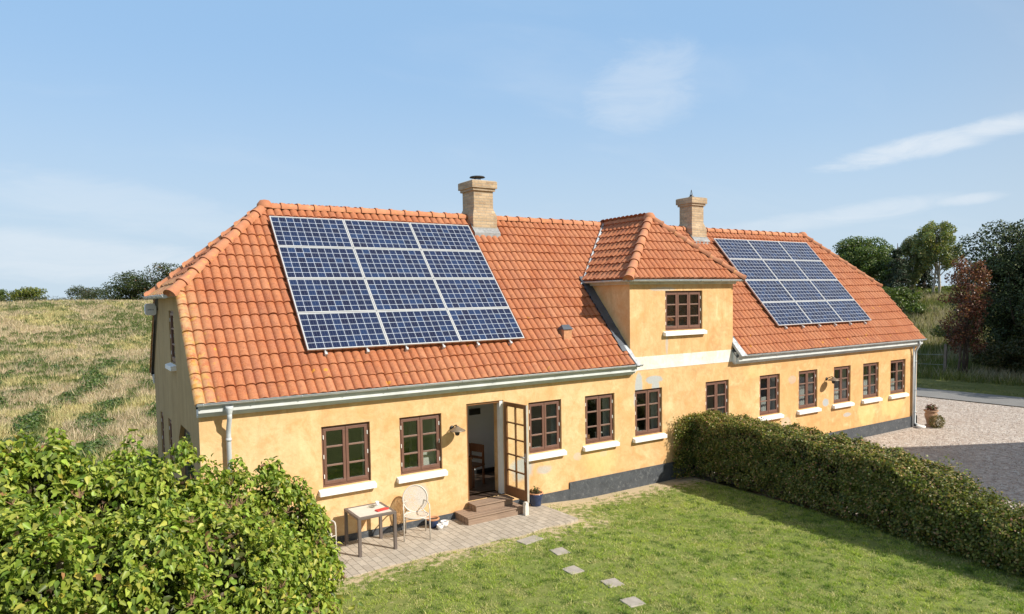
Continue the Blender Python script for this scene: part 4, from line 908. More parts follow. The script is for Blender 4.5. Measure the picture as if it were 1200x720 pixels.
# ------------------------------------------------------------------ foliage
def unit(n, r): v = r.normal(size=(n, 3)); return v/np.linalg.norm(v, axis=1, keepdims=True)
LEAF = np.array([(0, 0, 0), (-.42, .30, .10), (.42, .30, .10), (-.30, .68, .06), (.30, .68, .06), (0, 1, -.12), (0, .45, -.02)])
LIL = np.array([(0, 0, 0), (-.31, .28, .15), (.31, .28, .15), (-.22, .66, .10), (.22, .66, .10), (0, 1.05, -.16), (0, .45, -.03)])
LF = np.array([(0, 6, 1), (0, 2, 6), (1, 6, 3), (2, 4, 6), (3, 6, 5), (4, 5, 6)])
DIA = np.array([(0, 0, 0), (-.34, .5, .06), (.34, .5, .06), (0, 1, -.05)]); DF = np.array([(0, 2, 1), (1, 2, 3)])
def leaves(name, pos, nrm, size, cols, mt, parent, r, tmpl='leaf', droop=.35, spread=.7):
    """pos (n,3), nrm outward dirs, size (n,), cols (n,3): one mesh of n folded leaves"""
    n = len(pos); T, Fc = {'leaf': (LEAF, LF), 'lilac': (LIL, LF), 'dia': (DIA, DF)}[tmpl]
    zax = nrm+r.normal(0, spread, (n, 3)); zax[:, 2] += .35; zax /= np.linalg.norm(zax, axis=1, keepdims=True)
    yax = nrm*.5+r.normal(0, .6, (n, 3)); yax[:, 2] -= droop; yax -= zax*np.sum(yax*zax, 1, keepdims=True); yax /= np.linalg.norm(yax, axis=1, keepdims=True)
    xax = np.cross(yax, zax); k = len(T)
    V = pos[:, None]+size[:, None, None]*(T[None, :, 0:1]*xax[:, None]+T[None, :, 1:2]*yax[:, None]+T[None, :, 2:3]*zax[:, None])
    Fi = (np.arange(n)[:, None, None]*k+Fc[None]).reshape(-1, 3)
    return np_mesh(name, V.reshape(-1, 3), Fi, 3, mt, parent, np.repeat(cols, k, 0))
def blob_points(blobs, n, r, inner=.62, keep_inside=.12):
    """points in the outer shell of a union of ellipsoids; blobs rows: cx cy cz rx ry rz"""
    B = np.array(blobs, float); w = (B[:, 3]*B[:, 4]+B[:, 4]*B[:, 5]+B[:, 3]*B[:, 5]); idx = r.choice(len(B), n, p=w/w.sum()); u = unit(n, r)
    rad = inner+(1.08-inner)*r.random(n)**.6; P = B[idx, :3]+u*B[idx, 3:]*rad[:, None]; N = u/B[idx, 3:]; N /= np.linalg.norm(N, axis=1, keepdims=True)
    dep = np.full(n, 9.)
    for b in B: dep = np.minimum(dep, np.linalg.norm((P-b[:3])/b[3:], axis=1))
    k = (dep > inner*.92) | (r.random(n) < keep_inside); return P[k], N[k]
def colmix(n, r, pal, w, jit=.16):
    c = np.array(pal)[r.choice(len(pal), n, p=np.array(w)/sum(w))]; return np.clip(c*(1+r.normal(0, jit, (n, 1)))*(1+r.normal(0, .06, (n, 3))), .004, 1)
def branchy(name, base, targets, r0_, mt, parent, r, n=6):
    m = MB(); base = Vector(base)
    for tg in targets:
        tg = Vector(tg); mid = base.lerp(tg, .45)+Vector(r.normal(0, .06, 3))*(tg-base).length; mid.z += .05*(tg-base).length
        m.tube([base, base.lerp(mid, .5)+Vector(r.normal(0, .02, 3)), mid, mid.lerp(tg, .55)+Vector(r.normal(0, .03, 3)), tg], [r0_, r0_*.85, r0_*.6, r0_*.4, r0_*.15], n)
    return m.build(name, mt, parent, True)

# --- big lilac bush, lower left
r = np.random.default_rng(11)
bush = thing('lilac_bush', 'large leafy lilac bush filling the lower left corner before the gable', 'bush', (-1.6, -4.2, 0))
def off(P, o): return P-np.array(o.location)[None]
bl = []
spine = [(.50, -3.05, 1.25, .55, .55, .85), (.35, -3.15, 1.75, .42, .5, .55), (.75, -3.5, .75, .5, .6, .7), (.80, -3.2, 1.35, .38, .4, .35), (-.25, -3.3, 1.85, .62, .65, .62), (-.95, -3.5, 2.16, .70, .7, .66), (-1.6, -3.6, 2.24, .7, .75, .75), (-2.2, -3.7, 2.38, .6, .7, .72), (-2.75, -3.8, 2.62, .5, .6, .62), (-3.4, -3.9, 2.5, .8, .8, .8), (-4.3, -4.0, 2.4, .85, .9, .9),
         (.15, -4.2, 1.15, .70, .75, .9), (-.5, -4.5, 1.5, .75, .85, .9), (-1.4, -4.7, 1.7, .85, .9, .9), (-2.3, -4.8, 1.85, .9, .95, .95), (-3.3, -4.9, 1.8, .95, 1., 1.), (-4.4, -4.9, 1.8, 1., 1., 1.),
         (-.2, -5.0, .75, .7, .7, .75), (-1.0, -5.4, .9, .85, .75, .85), (-2.0, -5.6, 1.0, .9, .75, .95), (-3.1, -5.8, 1.05, .95, .8, 1.)]
for s_ in spine:
    bl.append(s_)
    for k in range(7):
        u = unit(1, r)[0]; u[2] = abs(u[2])*.9 if u[2] < -.3 else u[2]
        q = np.array(s_[:3])+u*np.array(s_[3:])*.88; e = r.uniform(.2, .36); bl.append((*q, e, e, e*1.1))
        if u[2] > .25: bl.append((q[0]+r.normal(0, .06), q[1]+r.normal(0, .06), q[2]+e*.9, .10, .10, e*.75))
P, N = blob_points(bl, 150000, r, .55, .05); k = (P[:, 2] > .12); P = P[k]; N = N[k]
# carve small irregular hollows so that dark interior and twigs show
nv = np.array([mnoise.noise(Vector((p[0]*2.1, p[1]*2.1, p[2]*2.1))) for p in P]); k = (nv > -.20) | (r.random(len(P)) < .10); P = P[k]; N = N[k]
hz = np.array([mnoise.noise(Vector((p[0]*.9+5, p[1]*.9, p[2]*.9))) for p in P])
pal = [(.22, .30, .042), (.31, .39, .06), (.13, .20, .035), (.42, .46, .09), (.44, .40, .06), (.30, .17, .08)]
C = colmix(len(P), r, pal, (.30, .32, .16, .16, .03, .008))
yel = (r.random(len(P)) < np.clip((-2.3-P[:, 0])*.6, 0, .5)*(P[:, 2] > 2.75)); C[yel] = colmix(int(yel.sum()), r, [(.42, .40, .04), (.50, .42, .05), (.30, .34, .05)], (1, 1, 1))
sz = r.uniform(.048, .10, len(P))
leaves('foliage', off(P, bush), N, sz, C, M['leaf'], bush, r, 'lilac', .95, .75)
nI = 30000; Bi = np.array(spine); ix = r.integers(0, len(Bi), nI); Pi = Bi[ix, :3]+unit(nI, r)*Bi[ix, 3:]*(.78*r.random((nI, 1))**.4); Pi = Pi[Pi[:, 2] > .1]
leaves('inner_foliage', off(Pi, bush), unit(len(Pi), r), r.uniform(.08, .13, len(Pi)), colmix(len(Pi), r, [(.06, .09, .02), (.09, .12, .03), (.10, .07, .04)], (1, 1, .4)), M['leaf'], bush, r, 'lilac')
tg = [Vector(s_[:3])+Vector(r.normal(0, .2, 3))-bush.location for s_ in spine for _ in range(3)]
m = MB()
for tgt in tg:
    b0 = Vector((tgt.x*.75+r.normal(0, .15), tgt.y*.75+r.normal(0, .1), 0)); mid = b0.lerp(tgt, .5)+Vector(r.normal(0, .08, 3)); m.tube([b0, mid, tgt], [.028, .018, .006], 5)
    for _ in range(4):
        e = mid.lerp(tgt, r.uniform(.1, 1)); m.tube([e, e+Vector(r.normal(0, .22, 3))+Vector((0, 0, .25))], [.008, .003], 4)
m.build('branches', M['twig'], bush, True)
m = MB()
for k in range(170):
    s_ = spine[r.integers(0, len(spine))]; u = unit(1, r)[0]; u[2] = abs(u[2]); q = np.array(s_[:3])+u*np.array(s_[3:])*1.16-np.array(bush.location); q = Vector(q)
    for e in range(14): m.tube([q, q+Vector(r.normal(0, .035, 3))+Vector((0, 0, .05))], [.004, .002], 3)
m.build('seed_heads', M['seedhead'], bush)

# --- hornbeam hedge
hedge = thing('hornbeam_hedge', 'clipped dark green hedge running from the facade across to the right edge', 'hedge', (12.2, -4, 0))
r = np.random.default_rng(12); n = 190000
ln = [(-.12, 11.97), (-2.3, 11.95), (-4.8, 11.70), (-6.7, 11.50), (-8., 11.42), (-10.5, 11.35), (-13, 11.3)]
hx = lambda y: np.interp(-y, [-a for a, b in ln], [b for a, b in ln])
hh = lambda y: np.interp(-y, [0, 1.5, 4.6, 5.6, 6.6, 7.3, 8.2, 11, 13], [1.66, 1.60, 1.54, 1.47, 1.18, .93, .80, .78, .78])
yy = -.10-(r.random(n)**.9)*9.6; W_ = 1.15
which = r.random(n); s_ = r.random(n); dep = np.abs(r.normal(0, .07, n))
xf = hx(yy); H = hh(yy)
lum = np.array([mnoise.noise(Vector((a*1.6, b*5, 3))) for a, b in zip(yy, s_)])*.09+np.array([mnoise.noise(Vector((a*3.7, b*6, 9))) for a, b in zip(yy, s_)])*.12
P = np.zeros((n, 3)); N = np.zeros((n, 3))
fa = which < .50; to = (which >= .50) & (which < .76); ba = (which >= .76) & (which < .9); en = which >= .9
P[fa] = np.stack([xf[fa]+dep[fa]-lum[fa]+.10*(1-s_[fa])**3, yy[fa], .06+s_[fa]*(H[fa]-.06)], -1); N[fa] = (-1, 0, .1)
P[to] = np.stack([xf[to]+s_[to]*W_, yy[to], H[to]-dep[to]+lum[to]], -1); N[to] = (0, 0, 1)
P[ba] = np.stack([xf[ba]+W_-dep[ba]+lum[ba], yy[ba], .06+s_[ba]*(H[ba]-.06)], -1); N[ba] = (1, 0, .1)
P[en] = np.stack([xf[en]+s_[en]*W_, -.12-dep[en]*1.2, .06+r.random(en.sum())*(1.58)], -1); N[en] = (0, .2, .2)
ed = np.minimum(s_, 1-s_); rnd = (to & (ed < .08)); P[rnd, 2] -= (.08-ed[rnd])*.9
stray = r.random(n) < .03; P[stray] += N[stray]*r.uniform(.03, .13, (stray.sum(), 1))
thin = (r.random(n) < .72) & (P[:, 2] < .30) & (np.array([mnoise.noise(Vector((a*2.6, 0, b*3))) for a, b in zip(P[:, 1], P[:, 2])]) > -.05)
gap = np.array([mnoise.noise(Vector((p[0]*3., p[1]*3., p[2]*3.4)))+.5*mnoise.noise(Vector((p[0]*8., p[1]*8., p[2]*8.))) for p in P]); thin |= (gap < -.16) & (r.random(len(P)) < .75)
far_ = (P[:, 1] < -6.2) & (r.random(len(P)) < .22); P[far_] += N[far_]*r.uniform(.03, .22, (int(far_.sum()), 1))
P = P[~thin]; N = N[~thin]
C = colmix(len(P), r, [(.085, .115, .022), (.135, .16, .034), (.22, .225, .06), (.30, .26, .09), (.40, .24, .14)], (.34, .30, .19, .11, .06))
tip = P[:, 2] > 1.25; rnd = tip & (r.random(len(P)) < .35); C[rnd] = colmix(int(rnd.sum()), r, [(.38, .33, .11), (.46, .32, .15), (.28, .32, .09)], (1, 1, 1))  # paler upper leaves: the sunlit top is put into the leaf colour
leaves('foliage', off(P, hedge), N, r.uniform(.035, .07, len(P)), C, M['leaf'], hedge, r, 'dia', .25, .65)
# inner twig mass: stems that block the light as a dense hedge does
m = MB()
for k in range(420):
    y = -.25-r.random()*9.4; x = float(hx(y))+W_/2+float(np.clip(r.normal(0, .14), -.3, .3)); h = float(hh(y)); b0 = Vector((x, y, 0))-hedge.location
    t1 = b0+Vector((float(np.clip(r.normal(0, .15), -.22, .22)), r.normal(0, .12), h*.86)); m.tube([b0, b0.lerp(t1, .5)+Vector(r.normal(0, .05, 3)), t1], [.018, .012, .004], 4)
m.build('stems', M['twig'], hedge, True)
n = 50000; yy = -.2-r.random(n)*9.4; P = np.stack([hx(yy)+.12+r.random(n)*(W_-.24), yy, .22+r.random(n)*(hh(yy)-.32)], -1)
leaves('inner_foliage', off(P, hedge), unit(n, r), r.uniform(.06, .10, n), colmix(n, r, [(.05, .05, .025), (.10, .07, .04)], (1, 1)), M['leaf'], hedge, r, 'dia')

# --- trees
def tree(name, lab, cat, x, y, h, rad, crown_z, pal, w, nl, ls, mt=None, bark='bark', tr=.16, seed=1, group=None, env=(1, 1, 1), nb=34, lean=0, keep=.05, tmpl='dia', trunks=1, top_bias=0, zoff=0, dens=.36):
    r = np.random.default_rng(seed); z = float(terr(x, y))+zoff; t = thing(name, lab, cat, (x, y, z-.1), group=group)
    ch = h-crown_z; cz = crown_z+ch/2; B = []
    for k in range(nb):
        u = unit(1, r)[0]*r.random()**.4*.86; s = r.uniform(.55, 1.25)*dens
        zz = u[2]*ch/2; wf = 1-top_bias*(.5+u[2]/2)
        B.append((u[0]*rad*env[0]*wf+lean*(cz+zz)/h, u[1]*rad*env[1]*wf, cz+zz, rad*s, rad*s, rad*s*.8*min(1.3, ch/(2*rad))))
    B = np.array(B); P, N = blob_points(B, nl, r, .5, .1)
    P = P[P[:, 2] < h*1.03]; N = N[:len(P)]
    leaves('crown', P, N, r.uniform(.7, 1.3, len(P))*ls, colmix(len(P), r, pal, w), mt or M['leaf'], t, r, tmpl, .2, .8)
    m = MB()
    for q in range(trunks):
        bx_ = Vector((r.normal(0, .25)*(trunks > 1), r.normal(0, .25)*(trunks > 1), 0)); tops = Vector((lean*.8+r.normal(0, rad*.25)*(trunks > 1), r.normal(0, rad*.2)*(trunks > 1), h*.86))
        pts = [bx_.lerp(tops, k/6)+Vector((*r.normal(0, .03*h/6, 2), 0))*(k > 0) for k in range(7)]; m.tube(pts, [tr*(1-.14*k) for k in range(7)], 8)
    for k in range(min(nb, 26)):
        b = Vector(B[k, :3]); zt_ = max(crown_z*.6, b.z-r.uniform(.3, .6)*ch*.5-.2); s0 = Vector((lean*zt_/h, 0, zt_)); mid = s0.lerp(b, .5)+Vector(r.normal(0, .06*rad, 3)); m.tube([s0, mid, b], [tr*.42, tr*.26, tr*.08], 5)
    m.build('trunk', M[bark], t, True)
    return t
G1 = [(.06, .095, .025), (.10, .145, .04), (.15, .19, .055)]; G2 = [(.035, .055, .02), (.055, .08, .025), (.08, .10, .035)]
# far hedgerow on the crest
def at(px, py, d):
    f_ = fw+rr*(px-600)/F_PX-uu*(py-360-SY)/F_PX; return Vector((-1.9048, -13.0009, 4.8226))+f_*d
def far_tree(px, ptop, d, wpx, name, lab, pal, w, nl, seed, **k):
    p = at(px, 350, d); zt_ = at(px, ptop, d).z; g = float(terr(p.x, p.y)); return tree(name, lab, 'tree', p.x, p.y, zt_-g, wpx/F_PX*d/2, k.pop('cz', .4), pal, w, nl, k.pop('ls', .24), seed=seed, group='trees along the field crest', **k)
far_tree(-2, 338, 112, 26, 'hedgerow_tree', 'small dark round tree cut by the left photo edge on the field crest', G1, (1, 1, 1), 2600, 21)
far_tree(31, 334, 112, 40, 'hedgerow_tree', 'small yellow green round tree on the left of the field crest', [(.14, .17, .03), (.22, .23, .04), (.08, .11, .03)], (1, 1, 1), 4200, 22)
far_tree(104, 332, 114, 44, 'hedgerow_tree', 'sparse grey green tree with a flat crown in the middle of the crest', [(.06, .08, .04), (.09, .11, .055)], (1, 1), 4200, 23, cz=.9, ls=.2)
far_tree(157, 316, 108, 60, 'oak_tree', 'biggest dark round tree on the crest, left of the gable', G2, (1, 1, 1), 9000, 24, dens=.42)
far_tree(198, 306, 108, 60, 'oak_tree', 'dark tree with reddish leaves showing just behind the roof verge', G2+[(.16, .08, .04)], (1, 1, 1, .35), 9000, 25)
far_tree(232, 322, 114, 50, 'oak_tree', 'dark tree on the crest hidden mostly behind the roof', G2, (1, 1, 1), 5000, 26)
hr = thing('field_hedgerow', 'low unclipped dark hedgerow along the crest of the field', 'hedgerow', (0, 100, float(terr(0, 100)))); r = np.random.default_rng(5); B = []
for px in np.arange(-60, 300, 2.6):
    d = 109+r.normal(0, 1.5); p = at(px, 350, d); g = float(terr(p.x, p.y)); s = r.uniform(.45, 1.0); B.append((p.x, p.y, g+s*.45, 1.5, 1.2, s))
P, N = blob_points(B, 22000, r, .5, .1); leaves('foliage', off(P, hr), N, r.uniform(.14, .3, len(P)), colmix(len(P), r, [(.05, .07, .025), (.08, .10, .03), (.11, .10, .05), (.04, .06, .025)], (1, 1, .7, 1)), M['leaf'], hr, r, 'dia')
m = MB()
for b in B[::3]: m.tube([(b[0], b[1]-100, b[2]-1.2-hr.location.z), (b[0]+r.normal(0, .2), b[1]-100, b[2]+.4-hr.location.z)], [.09, .03], 5)
m.build('stems', M['bark'], hr)

def rt(px, ptop, d, wpx, name, lab, cat='tree', **k):
    p = at(px, 350, d); zt_ = at(px, ptop, d).z; g = float(terr(p.x, p.y)); return tree(name, lab, cat, p.x, p.y, zt_-g, wpx/F_PX*d/2, k.pop('cz', 1.5), k.pop('pal', G1), k.pop('w', (1, 1, 1)), k.pop('nl', 16000), k.pop('ls', .2), **k)
rt(1014, 277, 66, 72, 'broadleaf_tree', 'broad round dark green tree just right of the far roof hip', seed=31, nl=34000, cz=.6, pal=[(.11, .165, .045), (.18, .23, .07), (.065, .105, .03)], nb=64, trunks=2, ls=.17, dens=.30)
rt(992, 300, 70, 60, 'broadleaf_tree', 'lower green tree peeping over the far roof hip at its left', seed=37, nl=12000, cz=.6, pal=[(.06, .10, .025), (.09, .13, .035), (.04, .07, .02)])
rt(1040, 300, 63, 44, 'broadleaf_tree', 'narrow mid green tree in front of the dark spruce', seed=39, nl=14000, cz=.3, pal=[(.07, .11, .03), (.11, .15, .04), (.045, .07, .02)], nb=44, ls=.15, dens=.30)
# spruce
def spruce(px, ptop, d, wpx, lab, seed):
    r = np.random.default_rng(seed); p = at(px, 350, d); g = float(terr(p.x, p.y)); h = at(px, ptop, d).z-g; R_ = wpx/F_PX*d/2; t = thing('spruce_tree', lab, 'tree', (p.x, p.y, g-.1)); P = []; N = []
    nl = int(h/.42)
    m = MB(); m.tube([(0, 0, 0), (0, 0, h*.5), (0, 0, h)], [.16, .1, .02], 7)
    for i in range(nl):
        z = .6+(h-.7)*i/nl; rad = R_*(1-(z/h))**.8+.08
        for k in range(9):
            a = r.random()*6.28; L_ = rad*r.uniform(.6, 1.15); tip = np.array([math.cos(a)*L_, math.sin(a)*L_, z-.25*L_+r.normal(0, .08)]); m.tube([(0, 0, z), tuple(tip)], [.025, .008], 3)
            n = int(16+26*L_); s = r.random(n)[:, None]**.7; q = np.array([[0, 0, z]])*(1-s)+tip[None]*s+r.normal(0, .07, (n, 3))*[1, 1, .5]; q[:, 2] -= np.abs(r.normal(0, .10, n)); P.append(q); N.append(np.tile([math.cos(a), math.sin(a), -.2], (n, 1)))
    P = np.concatenate(P); N = np.concatenate(N); leaves('crown', P, N, r.uniform(.12, .22, len(P)), colmix(len(P), r, [(.022, .04, .022), (.035, .058, .028), (.05, .07, .035)], (1, 1, .6)), M['needle'], t, r, 'dia', .5, .8); m.build('trunk', M['bark'], t)
spruce(1051, 284, 57, 50, 'dark narrow spruce left of the tall pale tree', 41)
spruce(1083, 296, 62, 36, 'dark spruce showing through behind the tall pale tree', 42)
rt(1069, 274, 60, 44, 'birch_tree', 'slender grey green birch between the spruces', seed=33, nl=15000, ls=.13, bark='birchbark', pal=[(.12, .15, .055), (.18, .20, .08), (.30, .27, .08)], w=(1, 1, .3), env=(.8, .8, 1), tr=.10, cz=.6, nb=60, dens=.24)
rt(1099, 252, 58, 60, 'tall_pale_tree', 'tallest light green tree with pale trunk and some yellow leaves', seed=34, nl=17000, ls=.14, bark='birchbark', pal=[(.18, .22, .08), (.26, .29, .12), (.46, .38, .09), (.12, .16, .06)], w=(1, 1, .3, .7), tr=.11, cz=1.8, nb=72, lean=-.5, dens=.185, trunks=3)
rt(1104, 322, 61, 84, 'field_shrub', 'light green shrubs beneath the tall pale tree', 'shrub', seed=35, nl=14000, pal=[(.10, .14, .035), (.15, .19, .055), (.19, .21, .07)], env=(1.4, 1, 1), cz=.1, nb=50, zoff=-.8, dens=.28)
rt(1048, 326, 56, 60, 'field_shrub', 'dark green shrubs just beyond the sloping roof verge', 'shrub', seed=36, nl=12000, pal=G1, env=(1.2, 1, 1), cz=.1, nb=36, zoff=-.5, ls=.16)
rt(1075, 345, 54, 50, 'field_shrub', 'mid green shrub at the foot of the slender birch', 'shrub', seed=40, nl=8000, pal=G1, env=(1.2, 1, 1), cz=.1, nb=30, zoff=-.5, ls=.15)
rt(1102, 362, 52, 66, 'field_shrub', 'dark hollow shrub at the foot of the copse above the pale grass', 'shrub', seed=38, nl=7000, pal=G2, cz=.1, nb=24, zoff=-.5, ls=.16)
# red-leaved tree and the big dark pines by the road
tree('copper_tree', 'slim tree with dark red brown leaves beside the road', 'tree', 39.3, 5.3, 7.5, 1.3, .6, [(.15, .055, .038), (.25, .095, .06), (.09, .04, .03), (.34, .16, .09), (.12, .11, .05)], (1, 1, 1, .6, .35), 8500, .11, bark='bark', tr=.08, seed=51, env=(1, 1, 1), nb=80, trunks=3, dens=.24)
PN = [(.030, .046, .018), (.050, .072, .026), (.09, .125, .04), (.17, .21, .075)]
def pine(lab, x, y, h, rad, n, seed, nb): tree('dark_pine', lab, 'tree', x, y, h, rad, .2, PN, (1, 1, .6, .25), n, .13, M['needle'], tr=.28, seed=seed, nb=nb, env=(.95, 1.1, 1), dens=.21, group='pines by the road')
pine('big dark pine with dense branches at the right edge of the photo', 44.9, 4.6, 8.5, 4.1, 90000, 52, 150)
pine('second dark pine, shorter, overhanging the road verge at the right photo edge', 42.6, .6, 7.8, 3.4, 60000, 53, 110)
pine('dark pine further along the road, beyond the right photo edge', 40.5, -5.2, 8.5, 3.2, 20000, 56, 50)
pine('tall dark pine nearest the gravel drive, out beyond the right photo edge', 38.4, -2.4, 8.2, 3.3, 22000, 57, 50)
pine('dark pine at the road corner, out beyond the right photo edge', 37.6, -8.5, 8., 3., 12000, 58, 40)
tree('roadside_shrub', 'low dark shrub at the road verge under the pines', 'shrub', 40.9, 3.6, 2.2, 1.9, .1, [(.04, .055, .02), (.07, .08, .03), (.11, .09, .04)], (1, 1, .5), 11000, .11, seed=54, nb=34, tr=.05)
tree('roadside_shrub', 'low yellowish shrub between the copper tree and the pines', 'shrub', 45.5, 8.6, 2.4, 1.4, .2, [(.16, .18, .05), (.26, .24, .08), (.10, .13, .04)], (1, 1, .6), 6000, .12, seed=55, nb=22, tr=.05)
# fence posts and wire
fp = thing('wire_fence', 'grey wooden posts with a thin wire at the edge of the verge', 'fence', (39.3, 7, 0))
pp = [(38.4, 12.0), (38.9, 9.2), (39.3, 6.35)]
for x, y in pp:
    z = float(terr(x, y)); m = MB(); m.box(-.07, .07, -.07, .07, -.2, 1.75 if y < 7 else 1.35); o = m.build('post', M['post'], fp, bevel=.012); o.location = (x-39.3, y-7, z); o.rotation_euler = (.03, -.04, .2)
for hgt in (.6, 1.15):
    m = MB(); m.tube([(x-39.3, y-7, float(terr(x, y))+hgt) for x, y in pp], .005, 5); m.build('wire', M['alu'], fp)

# urn plant, bush beside it, pot plants
r = np.random.default_rng(61)
def tuft(parent, c, R_, n, ls, pal, w, name='plant', up=.5):
    u = unit(n, r); u[:, 2] = np.abs(u[:, 2])*1.0+up*.3; P = np.array(c)[None]+u*R_*(r.random(n)[:, None]**.6); leaves(name, P, u, r.uniform(.6, 1.3, n)*ls, colmix(n, r, pal, w), M['leaf'], parent, r, 'leaf', .1, .5)
tuft(urn, (0, 0, .62), .19, 260, .06, [(.16, .05, .04), (.22, .09, .05), (.08, .10, .03)], (1, 1, 1))
tuft(bp, (0, 0, .30), .13, 120, .06, [(.12, .09, .05), (.10, .13, .04), (.2, .14, .08)], (1, 1, 1))
rb = thing('small_round_bush', 'small round tan green bush in front of the terracotta urn', 'bush', (23.98, -.62, -.03)); u = unit(1800, r); P = u*np.array([.27, .24, .24])*(r.random(1800)[:, None]*.3+.75)+[0, 0, .22]; P = P[P[:, 2] > 0]
leaves('foliage', P, u[:len(P)], r.uniform(.02, .045, len(P)), colmix(len(P), r, [(.16, .14, .05), (.24, .19, .08), (.10, .11, .04)], (1, 1, 1)), M['leaf'], rb, r, 'dia')
m = MB(); 
for k in range(8): m.tube([(0, 0, 0), tuple(unit(1, r)[0]*[.15, .15, .05]+[0, 0, .3])], [.012, .004], 4)
m.build('stems', M['twig'], rb)

# ------------------------------------------------------------------ grass
def blades(name, P, h, lean, cols, width, lab, cat='grass', mt='grassblade'):
    n = len(P); a = rng.random(n)*6.283; wx = np.stack([np.cos(a), np.sin(a), 0*a], -1)*width[:, None]; tp = np.stack([rng.normal(0, 1, n)*lean*h, rng.normal(0, 1, n)*lean*h, h], -1)
    V = np.stack([P-wx, P+wx, P+tp], 1).reshape(-1, 3); F_ = np.arange(n*3).reshape(-1, 3)
    return tag(np_mesh(name, V, F_, 3, M[mt], None, np.repeat(cols, 3, 0)), lab, cat, kind='stuff')
n = 430000
x = rng.uniform(-1.5, 12.0, n); y = -9.6*rng.random(n)**.8
k = ~((y > -1.72+.13*np.sin(x*3.1)*np.sin(x*1.3+1)+.05*rng.random(n)) & (x < 7.08+.06*rng.random(n))) & (x < hx(y)+.6) & ((x+1.9)*.0+y > -9.5); x = x[k]; y = y[k]
# keep only what the camera can see, roughly
dd = np.stack([x+1.9048, y+13.0009, -4.8+0*x], -1); f_ = np.array(fw); u_ = np.array(uu); r_a = np.array(rr); dz = dd@f_; px = 600+F_PX*(dd@r_a)/dz; py = 360+SY-F_PX*(dd@u_)/dz
k = (px > 300) & (px < 1250) & (py < 760); x = x[k]; y = y[k]
def n2(x, y, s, o=0.): return np.array([mnoise.noise(Vector((a*s+o, b*s, o))) for a, b in zip(x, y)])
den = n2(x, y, 1.7)*.5+n2(x, y, 6, 3)*.6; nearwall = np.clip((y+1.0)/1.0, 0, 1)*.9+np.clip((y+2.5)/.8, 0, 1)*np.clip((8.8-x)/1.8, 0, 1)*np.clip(.30+1.5*n2(x, y, 1.4, 51.), 0, .75)
k = (den-nearwall*.74+rng.normal(0, .10, len(x))) > -.22; x = x[k]; y = y[k]; den = den[k]
for (sx_, sy_) in ((5.56, -2.02), (5.66, -2.84), (5.31, -3.68), (5.50, -4.48), (5.28, -5.20)):
    k = np.hypot(x-sx_, y-sy_) > .135; x = x[k]; y = y[k]; den = den[k]
g2 = n2(x, y, .8, 7)
pal = np.array([(.21, .32, .045), (.31, .43, .065), (.46, .54, .11), (.62, .57, .28), (.09, .165, .028)])
ci = np.where(rng.random(len(x)) < .12, 3, np.clip(((g2+.5)*3+rng.normal(0, .8, len(x))).astype(int), 0, 2)); ci = np.where((n2(x, y, 4, 11)+.5*n2(x, y, 11, 2) < -.18) & (rng.random(len(x)) < .8), 4, ci); yy2 = (n2(x, y, 2.6, 21)+.4*n2(x, y, 9, 5) > .22) & (rng.random(len(x)) < .55); ci = np.where(yy2, 3, ci)
rel = n2(x, y, 7, 33)+.6*n2(x, y, 15, 12); hgt = .014+.014*rng.random(len(x))+.085*np.clip(rel, 0, .8)+.02*np.clip(den, 0, 1)
blades('lawn_grass', np.stack([x, y, terr(x, y)-.004], -1), hgt, .7, np.clip(pal[ci]*(1+rng.normal(0, .18, (len(x), 1))), .01, 1), .0035+.003*rng.random(len(x)), 'short green grass blades covering the lawn in front of the house')
# field weeds and straw on the slope behind
n = 340000
t_ = rng.random(n); d = 17+(95)*t_**1.25; px = rng.uniform(-30, 330, n)
f3 = np.array(fw)[None]+np.array(rr)[None]*((px-600)/F_PX)[:, None]; xy = np.array([-1.9048, -13.0009])[None]+f3[:, :2]/np.linalg.norm(f3[:, :2], axis=1, keepdims=True)*d[:, None]
x, y = xy[:, 0], xy[:, 1]; k = (y > 7.5) | (x < -.6); x = x[k]; y = y[k]; d = d[k]
rowc = x*math.cos(.2)-y*math.sin(.2)
big = n2(x, y, .10, 2); mid = n2(x, y, .45, 5); row = np.sin(rowc*2.6+3*n2(x, y, .12, 9))
sm = n2(x, y, 1.3, 8); sm2 = n2(x, y, 3.1, 18); gg = big*.45+mid*.45+sm*.8+sm2*.5+row*.40*np.clip((50-d)/20, 0.05, 1)+rng.normal(0, .16, len(x)); isg = gg > .12
sp = .6+d/55.
hg = np.where(isg, rng.uniform(.08, .26, len(x)), rng.uniform(.06, .30, len(x))*(1+.8*(n2(x, y, 1.1, 40.) > .15)))
palG = np.array([(.085, .125, .035), (.13, .18, .05), (.19, .22, .08)]); palS = np.array([(.66, .53, .40), (.53, .41, .30), (.72, .62, .43), (.63, .50, .39), (.36, .27, .19)])
cc = np.where(isg[:, None], palG[rng.integers(0, 3, len(x))], palS[rng.integers(0, 5, len(x))]); yb = (n2(x, y, .2, 14) > .12) & ~isg; cc[yb] = cc[yb]*np.array([1.0, 1.06, .80])
blades('field_grass', np.stack([x, y, terr(x, y)-.02], -1), hg, .45, np.clip(cc*(1+rng.normal(0, .18, (len(x), 1))), .01, 1), np.where(isg, .035, .012)*sp*rng.uniform(.6, 1.3, len(x)), 'dry straw grass and green weeds on the field behind the house')
